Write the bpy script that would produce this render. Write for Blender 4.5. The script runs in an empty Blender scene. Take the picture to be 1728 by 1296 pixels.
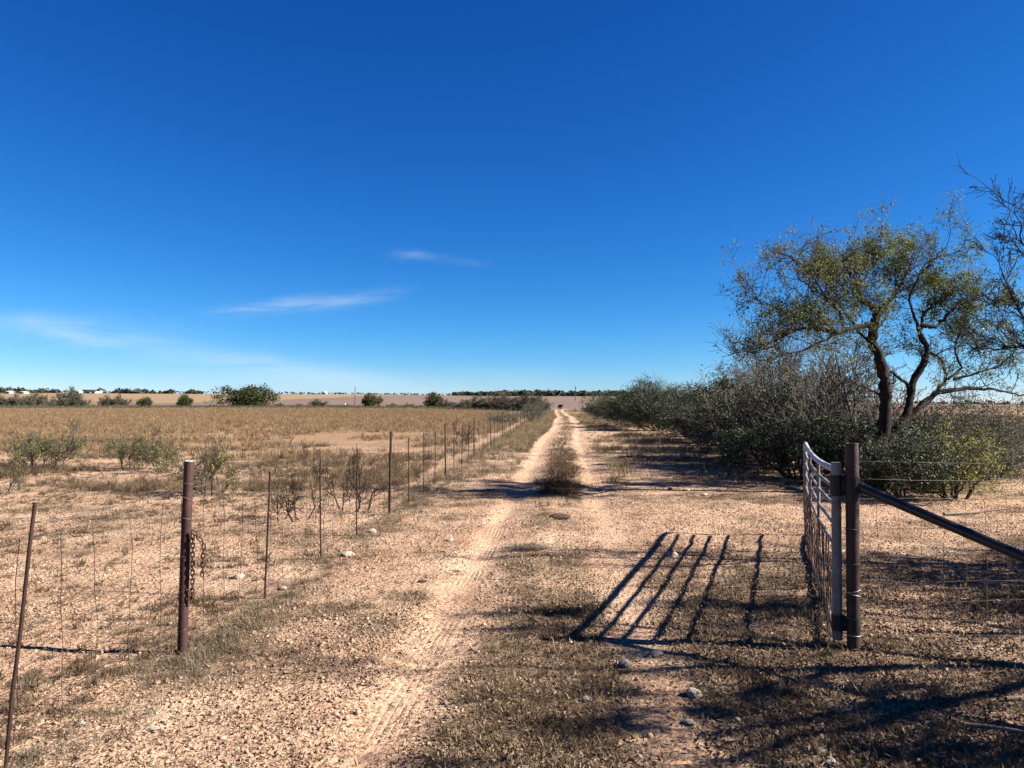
import bpy, math, random
import numpy as np
from mathutils import Vector, Matrix

R = math.radians
S = bpy.context.scene
C = S.collection
F = 1298.0            # focal length of the photograph in its pixels
EYE = 1.6

# ------------------------------------------------------------------ camera
cam = bpy.data.cameras.new('camera')
cam.sensor_width = 36.0
cam.lens = 36.0 * F / 1728.0
cam.clip_start = 0.05
cam.clip_end = 12000
camo = bpy.data.objects.new('camera', cam)
camo.location = (0, 0, EYE)
camo.rotation_euler = (R(90 + 1.32), 0, 0)
C.objects.link(camo)
S.camera = camo

# ------------------------------------------------------------------ sky, sun, exposure
SUN_EL = 33.5
SUN_AZ = -6.0          # degrees from +X towards +Y
world = bpy.data.worlds.new('World')
S.world = world
world.use_nodes = True


def build_world():
    nt = world.node_tree
    N, L = nt.nodes, nt.links
    N.clear()
    out = N.new('ShaderNodeOutputWorld')
    bg = N.new('ShaderNodeBackground')
    bg.inputs['Strength'].default_value = 0.10
    sky = N.new('ShaderNodeTexSky')
    sky.sky_type = 'NISHITA'
    sky.sun_disc = False
    sky.sun_elevation = R(SUN_EL)
    sky.sun_rotation = R(90 - SUN_AZ)
    sky.altitude = 0
    sky.air_density = 0.75
    sky.dust_density = 0.0
    sky.ozone_density = 6.0

    def m(op, a, b=None, c=None, clamp=False):
        n = N.new('ShaderNodeMath')
        n.operation = op
        n.use_clamp = clamp
        for i, v in enumerate((a, b, c)):
            if v is None:
                continue
            if isinstance(v, (int, float)):
                n.inputs[i].default_value = v
            else:
                L.new(v, n.inputs[i])
        return n.outputs[0]
    # the same vivid rendering of blue as the photograph's, over the whole sky
    sc = N.new('ShaderNodeSeparateColor'); L.new(sky.outputs[0], sc.inputs[0])
    cc = N.new('ShaderNodeCombineColor')
    for i, (g, p) in enumerate(((5.0, 2.0), (3.45, 1.30), (3.5, 0.94))):
        L.new(m('MULTIPLY', m('POWER', m('MULTIPLY', sc.outputs[i], 0.1), p), g), cc.inputs[i])
    tc = N.new('ShaderNodeTexCoord')
    sx = N.new('ShaderNodeSeparateXYZ')
    L.new(tc.outputs['Generated'], sx.inputs[0])
    dx, dy, dz = sx.outputs
    dys = m('MAXIMUM', dy, 0.08)
    u = m('DIVIDE', dx, dys)
    v = m('DIVIDE', dz, dys)
    cx = N.new('ShaderNodeCombineXYZ')
    L.new(u, cx.inputs[0]); L.new(v, cx.inputs[1])

    def noise(rot, sc, scale, detail):
        mp = N.new('ShaderNodeMapping')
        mp.inputs['Rotation'].default_value = (0, 0, rot)
        mp.inputs['Scale'].default_value = sc
        L.new(cx.outputs[0], mp.inputs[0])
        n = N.new('ShaderNodeTexNoise')
        n.inputs['Scale'].default_value = scale
        n.inputs['Detail'].default_value = detail
        n.inputs['Roughness'].default_value = 0.62
        n.inputs['Distortion'].default_value = 0.6
        L.new(mp.outputs[0], n.inputs['Vector'])
        return n.outputs['Fac']

    def window(lo, hi, soft_lo, soft_hi):
        a = N.new('ShaderNodeMapRange'); a.interpolation_type = 'SMOOTHSTEP'
        a.inputs[1].default_value = lo - soft_lo; a.inputs[2].default_value = lo + soft_lo
        L.new(u, a.inputs[0])
        b = N.new('ShaderNodeMapRange'); b.interpolation_type = 'SMOOTHSTEP'
        b.inputs[1].default_value = hi - soft_hi; b.inputs[2].default_value = hi + soft_hi
        b.inputs[3].default_value = 1; b.inputs[4].default_value = 0
        L.new(u, b.inputs[0])
        return m('MULTIPLY', a.outputs[0], b.outputs[0])

    wob = m('MULTIPLY', m('SUBTRACT', noise(0, (1, 1, 1), 9, 4), 0.5), 0.016)

    def streak(u0, v0, slope, curve, width, lo, hi, s1, s2, gain, nz):
        du = m('SUBTRACT', u, u0)
        f = m('ADD', m('ADD', m('MULTIPLY', du, slope), v0), m('MULTIPLY', m('MULTIPLY', du, du), curve))
        e = m('DIVIDE', m('SUBTRACT', m('ADD', v, wob), f), width)
        g = m('POWER', 2.718, m('MULTIPLY', m('MULTIPLY', e, e), -1.0))
        w = m('MULTIPLY', g, window(lo, hi, s1, s2))
        t = m('MULTIPLY', m('SUBTRACT', nz, 0.28), 2.2, clamp=True)
        return m('MULTIPLY', m('MULTIPLY', w, t), gain)
    n1 = noise(-0.13, (3, 22, 1), 3.2, 7)
    n2 = noise(0.17, (2.5, 14, 1), 2.6, 7)
    n3 = noise(0.05, (2, 9, 1), 2.0, 5)
    s = streak(-0.27, 0.127, 0.105, 0.12, 0.0085, -0.37, -0.17, 0.07, 0.06, 0.33, n1)
    s = m('ADD', s, streak(-0.44, 0.066, -0.165, 0.06, 0.015, -0.62, -0.16, 0.10, 0.16, 0.30, n2))
    s = m('ADD', s, streak(-0.62, 0.098, -0.05, 0.0, 0.016, -0.95, -0.45, 0.10, 0.12, 0.18, n2))
    s = m('ADD', s, streak(-0.132, 0.190, -0.05, 0.0, 0.0055, -0.150, -0.105, 0.025, 0.03, 0.22, n1))
    s = m('ADD', s, streak(-0.07, 0.183, -0.10, 0.0, 0.005, -0.09, -0.035, 0.03, 0.02, 0.13, n1))
    s = m('ADD', s, streak(-0.2, 0.028, -0.02, 0.0, 0.018, -0.42, 0.06, 0.15, 0.15, 0.22, n3))
    front = N.new('ShaderNodeMapRange')
    front.inputs[1].default_value = 0.15; front.inputs[2].default_value = 0.4
    L.new(dy, front.inputs[0])
    s = m('MULTIPLY', s, front.outputs[0], clamp=True)
    mx = N.new('ShaderNodeMix'); mx.data_type = 'RGBA'
    mx.inputs['B'].default_value = (2.2, 2.45, 2.6, 1)
    L.new(s, mx.inputs['Factor'])
    L.new(cc.outputs[0], mx.inputs['A'])
    L.new(mx.outputs['Result'], bg.inputs['Color'])
    L.new(bg.outputs[0], out.inputs[0])


build_world()
sun_dir = Vector((math.cos(R(SUN_AZ)) * math.cos(R(SUN_EL)), math.sin(R(SUN_AZ)) * math.cos(R(SUN_EL)), math.sin(R(SUN_EL))))
sl = bpy.data.lights.new('sun', 'SUN')
sl.energy = 5.0
sl.angle = R(0.5)
sl.color = (1.0, 0.955, 0.88)
so = bpy.data.objects.new('sun', sl)
so.rotation_euler = (-sun_dir).to_track_quat('-Z', 'Y').to_euler()
so.location = (40, -5, 30)
C.objects.link(so)
S.view_settings.view_transform = 'Standard'
S.view_settings.look = 'None'
S.view_settings.gamma = 1
S.view_settings.exposure = 2.0
S.view_settings.use_curve_mapping = False
S.render.engine = 'CYCLES'
S.cycles.max_bounces = 5
S.cycles.diffuse_bounces = 2
S.cycles.use_denoising = True

# ------------------------------------------------------------------ helpers
rng = np.random.default_rng(7)
_tab = rng.random((8, 256, 256))


def vn(x, y, k=0):
    x = np.asarray(x, float); y = np.asarray(y, float)
    xi = np.floor(x).astype(int); yi = np.floor(y).astype(int)
    fx = x - xi; fy = y - yi
    fx = fx * fx * (3 - 2 * fx); fy = fy * fy * (3 - 2 * fy)
    t = _tab[k % 8]
    a = t[xi & 255, yi & 255]; b = t[(xi + 1) & 255, yi & 255]
    c = t[xi & 255, (yi + 1) & 255]; d = t[(xi + 1) & 255, (yi + 1) & 255]
    return (a * (1 - fx) + b * fx) * (1 - fy) + (c * (1 - fx) + d * fx) * fy


def fbm(x, y, s, octv=3, k=0):
    r = 0; a = 1.0; n = 0
    for i in range(octv):
        r = r + a * vn(x * s + 17.3 * i, y * s + 5.1 * i, k + i); n += a
        a *= 0.5; s *= 2.03
    return r / n


def sst(a, b, x):
    t = np.clip((x - a) / (b - a), 0, 1)
    return t * t * (3 - 2 * t)


def xc(y):                       # centre line of the track
    y = np.asarray(y, float)
    return -0.22 + 0.075 * y - 2.4 * sst(55, 200, y) + 0.10 * np.sin(y * 0.16) * sst(14, 30, y)


RUT = 0.70


def rut_u(x, y):
    o = x - xc(y)
    return np.where(np.abs(o + RUT) < np.abs(o - RUT), o + RUT, o - RUT)


def height(x, y):
    x = np.asarray(x, float); y = np.asarray(y, float)
    near = 1 - sst(25, 60, np.abs(y))
    amp = sst(240, 720, y)
    lift = 8.2 - 9.5 * sst(70, 380, x) + 1.2 * sst(-200, -420, x) - 1.6 * sst(-150, 20, x)
    z = amp * lift - 0.45 * sst(60, 130, y) * (1 - sst(210, 300, y)) * sst(-25, 0, x)
    z = z + (fbm(x, y, 0.18, 2, 1) - 0.5) * 0.16 * sst(1.5, 8, np.abs(x - xc(y)))
    z = z + (fbm(x, y, 1.1, 3, 2) - 0.5) * 0.045 + (fbm(x, y, 6.0, 3, 4) - 0.5) * 0.026 * near
    u = rut_u(x, y)
    tr = (y > -30) & (y < 215)
    z = z + np.where(tr, (-0.030 * np.exp(-(u / 0.17) ** 2) + 0.022 * np.exp(-((x - xc(y)) / 0.35) ** 2)) * (1 - 0.75 * sst(13, 10, y) * (x > xc(y))), 0)
    return z


def hz(x, y):
    return float(height(x, y))


def W(px, py, d):                # photograph pixel at depth d -> world
    return ((px - 864) / F * d, d, EYE - (py - 678) / F * d)


def mesh(name, V, quads=None, tris=None, smooth=False):
    V = np.asarray(V, np.float32).reshape(-1, 3)
    q = np.zeros((0, 4), np.int32) if quads is None else np.asarray(quads, np.int32).reshape(-1, 4)
    t = np.zeros((0, 3), np.int32) if tris is None else np.asarray(tris, np.int32).reshape(-1, 3)
    me = bpy.data.meshes.new(name)
    me.vertices.add(len(V)); me.vertices.foreach_set('co', V.ravel())
    loops = np.concatenate([q.ravel(), t.ravel()])
    me.loops.add(len(loops)); me.loops.foreach_set('vertex_index', loops)
    me.polygons.add(len(q) + len(t))
    st = np.concatenate([np.arange(len(q)) * 4, len(q) * 4 + np.arange(len(t)) * 3]).astype(np.int32)
    me.polygons.foreach_set('loop_start', st)
    if smooth:
        me.polygons.foreach_set('use_smooth', np.ones(len(st), bool))
    me.update(calc_edges=True)
    return me


def obj(name, me, mat=None, parent=None, loc=None):
    o = bpy.data.objects.new(name, me)
    if mat is not None and not me.materials:
        me.materials.append(mat)
    C.objects.link(o)
    if parent is not None:
        o.parent = parent
    if loc is not None:
        o.location = loc
    return o


def tag(o, label=None, cat=None, group=None, kind=None):
    if label: o['label'] = label
    if cat: o['category'] = cat
    if group: o['group'] = group
    if kind: o['kind'] = kind
    return o


def empty(name, loc, rz=0.0, scale=1.0):
    o = bpy.data.objects.new(name, None)
    o.empty_display_size = 0.2
    o.location = loc
    o.rotation_euler = (0, 0, rz)
    o.scale = (scale,) * 3 if np.isscalar(scale) else scale
    C.objects.link(o)
    return o


class Geo:
    """collects tubes, boxes and leaf faces into one mesh"""
    def __init__(s):
        s.v = []; s.q = []; s.t = []; s.n = 0

    def add(s, V, quads=None, tris=None):
        V = np.asarray(V, float).reshape(-1, 3)
        if quads is not None and len(quads): s.q.append(np.asarray(quads, int).reshape(-1, 4) + s.n)
        if tris is not None and len(tris): s.t.append(np.asarray(tris, int).reshape(-1, 3) + s.n)
        s.v.append(V); s.n += len(V)
        return s

    def tubes(s, P, Rr, sides=5, caps=False):
        """P (k,n,3) Rr (k,n)"""
        P = np.asarray(P, float); Rr = np.asarray(Rr, float)
        k, n, _ = P.shape
        T = np.empty_like(P)
        T[:, 1:-1] = P[:, 2:] - P[:, :-2]; T[:, 0] = P[:, 1] - P[:, 0]; T[:, -1] = P[:, -1] - P[:, -2]
        T /= np.linalg.norm(T, axis=2, keepdims=True) + 1e-12
        ref = np.where(np.abs(T[:, :1, 2:3]) > 0.85, np.array([1.0, 0, 0]), np.array([0, 0, 1.0]))
        ref = np.repeat(ref, n, axis=1)
        A = np.cross(T, ref); A /= np.linalg.norm(A, axis=2, keepdims=True) + 1e-12
        B = np.cross(T, A)
        a = np.arange(sides) * 2 * math.pi / sides
        V = P[:, :, None, :] + Rr[:, :, None, None] * (np.cos(a)[None, None, :, None] * A[:, :, None, :] + np.sin(a)[None, None, :, None] * B[:, :, None, :])
        idx = np.arange(k * n * sides).reshape(k, n, sides)
        nx = np.roll(idx, -1, axis=2)
        q = np.stack([idx[:, :-1], idx[:, 1:], nx[:, 1:], nx[:, :-1]], -1).reshape(-1, 4)
        s.add(V.reshape(-1, 3), quads=q)
        if caps:
            for j in range(k):
                for e, fl in ((0, 0), (n - 1, 1)):
                    ring = V[j, e]; c = ring.mean(0)
                    VV = np.vstack([ring, c])
                    t = [(sides, i, (i + 1) % sides) if fl else (sides, (i + 1) % sides, i) for i in range(sides)]
                    s.add(VV, tris=t)
        return s

    def path(s, pts, r, sides=8, caps=True):
        pts = np.asarray(pts, float)
        rr = np.full(len(pts), r) if np.isscalar(r) else np.asarray(r, float)
        return s.tubes(pts[None], rr[None], sides, caps)

    def box(s, c, d, rz=0.0):
        c = np.asarray(c, float); d = np.asarray(d, float) / 2
        b = np.array([[x, y, z] for z in (-1, 1) for y in (-1, 1) for x in (-1, 1)], float) * d
        co, si = math.cos(rz), math.sin(rz)
        b = np.stack([b[:, 0] * co - b[:, 1] * si, b[:, 0] * si + b[:, 1] * co, b[:, 2]], 1) + c
        return s.add(b, quads=[(0, 2, 3, 1), (4, 5, 7, 6), (0, 1, 5, 4), (2, 6, 7, 3), (0, 4, 6, 2), (1, 3, 7, 5)])

    def build(s, name, mat, parent=None, smooth=False, loc=None):
        return obj(name, s.mesh(name, mat, smooth), None, parent, loc)

    def mesh(s, name, mat, smooth=False):
        me = mesh(name, np.vstack(s.v), np.vstack(s.q) if s.q else None, np.vstack(s.t) if s.t else None, smooth)
        if mat is not None: me.materials.append(mat)
        return me


def leaves(G, P, length, width, r, up=0.0):
    """diamond leaf faces at points P"""
    n = len(P)
    d = r.normal(size=(n, 3)); d[:, 2] += up
    d /= np.linalg.norm(d, axis=1, keepdims=True)
    e = np.cross(d, r.normal(size=(n, 3))); e /= np.linalg.norm(e, axis=1, keepdims=True) + 1e-9
    l = length * r.uniform(0.6, 1.4, (n, 1)); w = width * r.uniform(0.6, 1.4, (n, 1))
    V = np.stack([P - d * l / 2, P + e * w / 2, P + d * l / 2, P - e * w / 2], 1)
    G.add(V.reshape(-1, 3), quads=np.arange(4 * n).reshape(-1, 4))


def grow(out, p, d, length, rad, depth, r, wig=0.35, kids=(3, 5), ratio=0.62, spread=0.8, up=0.1, rr=0.6, maxd=3, minr=0.002, start=0.3, nseg=5):
    """crooked branch: list of (depth, pts, radii)"""
    pts = [p.copy()]; d = d / np.linalg.norm(d)
    dirs = [d]
    step = length / nseg
    for i in range(nseg):
        d = d + r.normal(size=3) * wig * 0.55 + np.array([0, 0, up])
        d = d / np.linalg.norm(d)
        p = p + d * step * r.uniform(0.75, 1.25)
        pts.append(p.copy()); dirs.append(d)
    rads = np.linspace(rad, max(rad * rr * 0.7, minr), nseg + 1)
    out.append((depth, np.array(pts), rads))
    if depth >= maxd:
        return
    for c in range(r.integers(kids[0], kids[1] + 1)):
        t = r.uniform(start, 1.0)
        i = min(int(t * nseg), nseg - 1)
        q = pts[i] + (pts[i + 1] - pts[i]) * (t * nseg - i)
        ax = r.normal(size=3); ax = ax - dirs[i] * ax.dot(dirs[i]); ax /= np.linalg.norm(ax)
        nd = dirs[i] + ax * spread * r.uniform(0.6, 1.3)
        grow(out, q, nd, length * ratio * r.uniform(0.7, 1.2), max(rads[i] * rr, minr), depth + 1, r, wig, kids, ratio, spread, up, rr, maxd, minr, start, nseg)


def tube_groups(G, branches, sides):
    g = {}
    for b in branches:
        g.setdefault(len(b[1]), []).append(b)
    for n, bs in g.items():
        G.tubes(np.array([b[1] for b in bs]), np.array([b[2] for b in bs]), sides)


# ------------------------------------------------------------------ materials
def nodes(name):
    m = bpy.data.materials.new(name)
    m.use_nodes = True
    nt = m.node_tree
    nt.nodes.clear()
    o = nt.nodes.new('ShaderNodeOutputMaterial')
    b = nt.nodes.new('ShaderNodeBsdfPrincipled')
    nt.links.new(b.outputs[0], o.inputs[0])
    return m, nt, b


def ramp(nt, fac, stops, interp='LINEAR'):
    n = nt.nodes.new('ShaderNodeValToRGB')
    n.color_ramp.interpolation = interp
    el = n.color_ramp.elements
    el[0].position, el[0].color = stops[0][0], (*stops[0][1], 1)
    el[1].position, el[1].color = stops[-1][0], (*stops[-1][1], 1)
    for p, c in stops[1:-1]:
        e = el.new(p); e.color = (*c, 1)
    nt.links.new(fac, n.inputs[0])
    return n.outputs[0]


def tnoise(nt, scale, detail=3, vec=None, rough=0.55, dist=0.0):
    n = nt.nodes.new('ShaderNodeTexNoise')
    n.inputs['Scale'].default_value = scale
    n.inputs['Detail'].default_value = detail
    n.inputs['Roughness'].default_value = rough
    n.inputs['Distortion'].default_value = dist
    if vec is not None: nt.links.new(vec, n.inputs['Vector'])
    return n.outputs['Fac']


def coord(nt, which='Object'):
    return nt.nodes.new('ShaderNodeTexCoord').outputs[which]


def rgb_mix(nt, f, a, b, mode='MIX'):
    n = nt.nodes.new('ShaderNodeMix'); n.data_type = 'RGBA'; n.blend_type = mode
    for k, v in (('Factor', f), ('A', a), ('B', b)):
        if isinstance(v, (tuple, list)):
            n.inputs[k].default_value = (*v, 1)
        elif isinstance(v, (int, float)):
            n.inputs[k].default_value = v
        else:
            nt.links.new(v, n.inputs[k])
    return n.outputs['Result']


def mth(nt, op, a, b=None, clamp=False):
    n = nt.nodes.new('ShaderNodeMath'); n.operation = op; n.use_clamp = clamp
    for i, v in enumerate((a, b)):
        if v is None: continue
        if isinstance(v, (int, float)): n.inputs[i].default_value = v
        else: nt.links.new(v, n.inputs[i])
    return n.outputs[0]


def simple(name, c1, c2, scale=4.0, rough=0.8, spec=0.2, metal=0.0, bump=0.0, bscale=30.0, random_tint=0.0, trans=0.0):
    m, nt, b = nodes(name)
    c1 = tuple(v * 0.67 for v in c1); c2 = tuple(v * 0.67 for v in c2)
    oc = coord(nt)
    f = tnoise(nt, scale, 4, oc, 0.65)
    col = ramp(nt, f, [(0.32, c1), (0.68, c2)])
    if random_tint:
        oi = nt.nodes.new('ShaderNodeObjectInfo')
        k = mth(nt, 'ADD', mth(nt, 'MULTIPLY', oi.outputs['Random'], random_tint), 1 - random_tint / 2)
        cmb = nt.nodes.new('ShaderNodeCombineXYZ')
        for i in range(3): nt.links.new(k, cmb.inputs[i])
        col = rgb_mix(nt, 1.0, col, cmb.outputs[0], 'MULTIPLY')
    nt.links.new(col, b.inputs['Base Color'])
    b.inputs['Roughness'].default_value = rough
    b.inputs['Specular IOR Level'].default_value = spec
    b.inputs['Metallic'].default_value = metal
    if bump:
        bn = nt.nodes.new('ShaderNodeBump')
        bn.inputs['Strength'].default_value = bump
        bn.inputs['Distance'].default_value = 0.01
        nt.links.new(tnoise(nt, bscale, 5, oc), bn.inputs['Height'])
        nt.links.new(bn.outputs[0], b.inputs['Normal'])
    if trans:
        tr = nt.nodes.new('ShaderNodeBsdfTranslucent')
        nt.links.new(col, tr.inputs['Color'])
        mx = nt.nodes.new('ShaderNodeMixShader')
        mx.inputs[0].default_value = trans
        out = [n for n in nt.nodes if n.type == 'OUTPUT_MATERIAL'][0]
        nt.links.new(b.outputs[0], mx.inputs[1]); nt.links.new(tr.outputs[0], mx.inputs[2])
        nt.links.new(mx.outputs[0], out.inputs[0])
    return m


def ground_material():
    m, nt, b = nodes('caliche_soil')
    L = nt.links
    oc = coord(nt)
    at = nt.nodes.new('ShaderNodeAttribute'); at.attribute_name = 'zone'
    sp = nt.nodes.new('ShaderNodeSeparateColor')
    L.new(at.outputs['Color'], sp.inputs[0])
    bare, grassy, far = sp.outputs
    big = tnoise(nt, 0.9, 4, oc, 0.6)
    mid = tnoise(nt, 7.0, 5, oc, 0.7)
    fine = tnoise(nt, 38.0, 4, oc, 0.7)
    soil = ramp(nt, big, [(0.30, (0.275, 0.158, 0.097)), (0.52, (0.375, 0.240, 0.154)), (0.72, (0.45, 0.315, 0.213))])
    soil = rgb_mix(nt, mth(nt, 'MULTIPLY', bare, 0.5), soil, (0.385, 0.246, 0.156))
    # crumbs: darker clods and paler chips
    soil = rgb_mix(nt, ramp(nt, fine, [(0.38, (1, 1, 1)), (0.50, (0, 0, 0))]), soil, (0.115, 0.066, 0.041))
    soil = rgb_mix(nt, ramp(nt, fine, [(0.60, (0, 0, 0)), (0.70, (0.8, 0.8, 0.8))]), soil, (0.48, 0.37, 0.27))
    # dry litter where grass has died back
    g = mth(nt, 'ADD', mth(nt, 'MULTIPLY', grassy, 0.9), mth(nt, 'SUBTRACT', mid, 0.62))
    g = mth(nt, 'MULTIPLY', g, 2.4, clamp=True)
    lit = ramp(nt, fine, [(0.35, (0.055, 0.037, 0.024)), (0.55, (0.145, 0.10, 0.062)), (0.72, (0.28, 0.205, 0.13))])
    col = rgb_mix(nt, mth(nt, 'MULTIPLY', g, 0.85), soil, lit)
    # far fields
    a2 = nt.nodes.new('ShaderNodeAttribute'); a2.attribute_name = 'field'
    fv = nt.nodes.new('ShaderNodeMapping'); fv.inputs['Scale'].default_value = (0.015, 0.06, 1)
    L.new(oc, fv.inputs[0])
    ff = tnoise(nt, 1.0, 5, fv.outputs[0], 0.6)
    fcol = rgb_mix(nt, mth(nt, 'MULTIPLY', mth(nt, 'SUBTRACT', ff, 0.35), 0.9, clamp=True), a2.outputs['Color'], (0.22, 0.15, 0.095))
    col = rgb_mix(nt, far, col, fcol)
    L.new(col, b.inputs['Base Color'])
    b.inputs['Roughness'].default_value = 0.95
    b.inputs['Specular IOR Level'].default_value = 0.08
    # relief
    vo = nt.nodes.new('ShaderNodeTexVoronoi'); vo.inputs['Scale'].default_value = 26
    L.new(oc, vo.inputs['Vector'])
    n2 = tnoise(nt, 90.0, 3, oc, 0.7)
    hgt = mth(nt, 'ADD', mth(nt, 'MULTIPLY', fine, 1.0), mth(nt, 'MULTIPLY', vo.outputs['Distance'], -0.5))
    hgt = mth(nt, 'ADD', hgt, mth(nt, 'MULTIPLY', n2, 0.45))
    hgt = mth(nt, 'ADD', hgt, mth(nt, 'MULTIPLY', mid, 1.6))
    hgt = mth(nt, 'MULTIPLY', hgt, mth(nt, 'SUBTRACT', 1.0, mth(nt, 'MULTIPLY', bare, 0.62)))
    # tyre tread pressed into the ruts
    au = nt.nodes.new('ShaderNodeAttribute'); au.attribute_name = 'across'
    sx = nt.nodes.new('ShaderNodeSeparateXYZ'); L.new(oc, sx.inputs[0])
    u = au.outputs['Fac']
    wv = mth(nt, 'MULTIPLY', mth(nt, 'SUBTRACT', tnoise(nt, 2.0, 2, oc), 0.5), 0.02)
    long_ = mth(nt, 'ABSOLUTE', mth(nt, 'SINE', mth(nt, 'MULTIPLY', mth(nt, 'ADD', u, wv), 75.0)))
    lat = mth(nt, 'ABSOLUTE', mth(nt, 'SINE', mth(nt, 'MULTIPLY', mth(nt, 'ADD', sx.outputs[1], mth(nt, 'MULTIPLY', mth(nt, 'ABSOLUTE', u), 0.5)), 42.0)))
    tread = mth(nt, 'MULTIPLY', mth(nt, 'POWER', long_, 0.35), mth(nt, 'POWER', lat, 0.22))
    band = mth(nt, 'MULTIPLY', mth(nt, 'SUBTRACT', 0.145, mth(nt, 'ABSOLUTE', u)), 40.0, clamp=True)
    patchy = mth(nt, 'MULTIPLY', mth(nt, 'SUBTRACT', tnoise(nt, 1.3, 3, oc), 0.42), 7.0, clamp=True)
    tm = mth(nt, 'MULTIPLY', mth(nt, 'MULTIPLY', band, patchy), bare)
    hgt = mth(nt, 'ADD', hgt, mth(nt, 'MULTIPLY', mth(nt, 'MULTIPLY', tread, tm), 0.6))
    bn = nt.nodes.new('ShaderNodeBump')
    bn.inputs['Strength'].default_value = 0.95
    bn.inputs['Distance'].default_value = 0.022
    L.new(hgt, bn.inputs['Height'])
    L.new(bn.outputs[0], b.inputs['Normal'])
    return m


M = {}
M['soil'] = ground_material()
M['rust'] = simple('rusty_pipe', (0.026, 0.010, 0.008), (0.075, 0.026, 0.020), 9, 0.72, 0.35, 0.1, 0.35, 70)
M['rust_dark'] = simple('dark_rusty_pipe', (0.020, 0.010, 0.009), (0.058, 0.024, 0.018), 8, 0.6, 0.4, 0.1, 0.3, 70)
M['brace'] = simple('dark_steel_pipe', (0.012, 0.009, 0.008), (0.032, 0.022, 0.017), 6, 0.42, 0.5, 0.2, 0.2, 60)
M['t_post'] = simple('brown_steel_post', (0.020, 0.010, 0.008), (0.05, 0.023, 0.017), 12, 0.75, 0.2, 0.0, 0.2, 60)
M['wire'] = simple('weathered_wire', (0.07, 0.05, 0.04), (0.24, 0.20, 0.17), 5, 0.55, 0.5, 0.3)
M['wire_rust'] = simple('rusty_wire', (0.05, 0.026, 0.018), (0.15, 0.08, 0.055), 6, 0.7, 0.3, 0.1)
M['bright_wire'] = simple('galvanised_wire', (0.45, 0.45, 0.45), (0.62, 0.62, 0.62), 5, 0.4, 0.5, 0.5)
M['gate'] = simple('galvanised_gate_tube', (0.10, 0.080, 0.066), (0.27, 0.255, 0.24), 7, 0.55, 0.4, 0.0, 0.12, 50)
M['gate_top_sunlit'] = simple('sunlit_gate_tube', (0.30, 0.27, 0.25), (0.62, 0.62, 0.62), 6, 0.5, 0.4, 0.0, 0.12, 50)  # same gate tube, lightened: sunlight on the top rail painted into its colour
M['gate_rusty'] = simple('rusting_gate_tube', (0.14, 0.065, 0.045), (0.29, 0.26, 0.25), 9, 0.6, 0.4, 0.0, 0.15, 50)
M['black_iron'] = simple('black_iron', (0.012, 0.010, 0.009), (0.030, 0.022, 0.018), 8, 0.6, 0.4, 0.2, 0.2, 60)
M['chain'] = simple('rusted_chain', (0.035, 0.014, 0.009), (0.085, 0.036, 0.022), 30, 0.8, 0.2, 0.1, 0.2, 90)
M['bark'] = simple('dark_bark', (0.014, 0.011, 0.009), (0.042, 0.033, 0.027), 7, 0.95, 0.1, 0, 0.7, 22)
M['twig'] = simple('brown_twig', (0.06, 0.045, 0.034), (0.12, 0.095, 0.075), 3, 0.9, 0.1)
M['grey_twig'] = simple('grey_twig', (0.09, 0.080, 0.066), (0.185, 0.165, 0.138), 2.5, 0.9, 0.1)
M['pale_twig'] = simple('pale_thorny_twig', (0.10, 0.085, 0.066), (0.20, 0.172, 0.135), 2.5, 0.9, 0.1)
M['mesquite_leaf'] = simple('olive_leaf', (0.095, 0.125, 0.036), (0.205, 0.225, 0.070), 1.6, 0.7, 0.2, trans=0.38)
M['evergreen'] = simple('dark_evergreen_leaf', (0.018, 0.027, 0.010), (0.066, 0.084, 0.032), 2.2, 0.6, 0.3, trans=0.15)
M['grey_leaf'] = simple('grey_green_leaf', (0.050, 0.056, 0.032), (0.13, 0.135, 0.082), 2.0, 0.75, 0.2, trans=0.2)
M['lime_leaf'] = simple('yellow_green_leaf', (0.20, 0.21, 0.04), (0.36, 0.34, 0.085), 2.5, 0.7, 0.2, trans=0.35)
M['fresh_leaf'] = simple('fresh_green_leaf', (0.10, 0.14, 0.03), (0.22, 0.26, 0.06), 2.5, 0.7, 0.2, trans=0.35)
M['far_leaf'] = simple('far_oak_leaf', (0.040, 0.050, 0.018), (0.105, 0.112, 0.040), 0.5, 0.8, 0.15, trans=0.15)
M['far_grey'] = simple('far_thorn_brush', (0.085, 0.070, 0.050), (0.17, 0.145, 0.105), 0.5, 0.9, 0.1)
M['treeline'] = simple('far_dark_trees', (0.030, 0.036, 0.022), (0.07, 0.075, 0.045), 0.1, 0.9, 0.1)
M['red_grass'] = simple('russet_dry_grass', (0.225, 0.132, 0.068), (0.40, 0.262, 0.145), 0.35, 0.9, 0.1, random_tint=0.7, trans=0.3)
M['tan_grass'] = simple('straw_dry_grass', (0.25, 0.175, 0.10), (0.40, 0.295, 0.175), 0.8, 0.9, 0.1, random_tint=0.6, trans=0.3)
M['brown_grass'] = simple('brown_dead_grass', (0.085, 0.055, 0.033), (0.19, 0.128, 0.078), 1.5, 0.9, 0.1, random_tint=0.7, trans=0.2)
M['dark_weed'] = simple('dark_brown_weed', (0.095, 0.058, 0.034), (0.19, 0.125, 0.075), 2.5, 0.9, 0.1, random_tint=0.4, trans=0.2)
M['grey_grass'] = simple('grey_green_dry_grass', (0.115, 0.092, 0.058), (0.25, 0.205, 0.135), 1.2, 0.9, 0.1, random_tint=0.6, trans=0.2)
M['litter'] = simple('leaf_litter', (0.11, 0.07, 0.043), (0.32, 0.23, 0.15), 2.5, 0.9, 0.1, random_tint=0.8)
M['rock'] = simple('pale_limestone', (0.30, 0.24, 0.185), (0.50, 0.43, 0.35), 9, 0.9, 0.15, 0, 0.6, 30)
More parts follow.
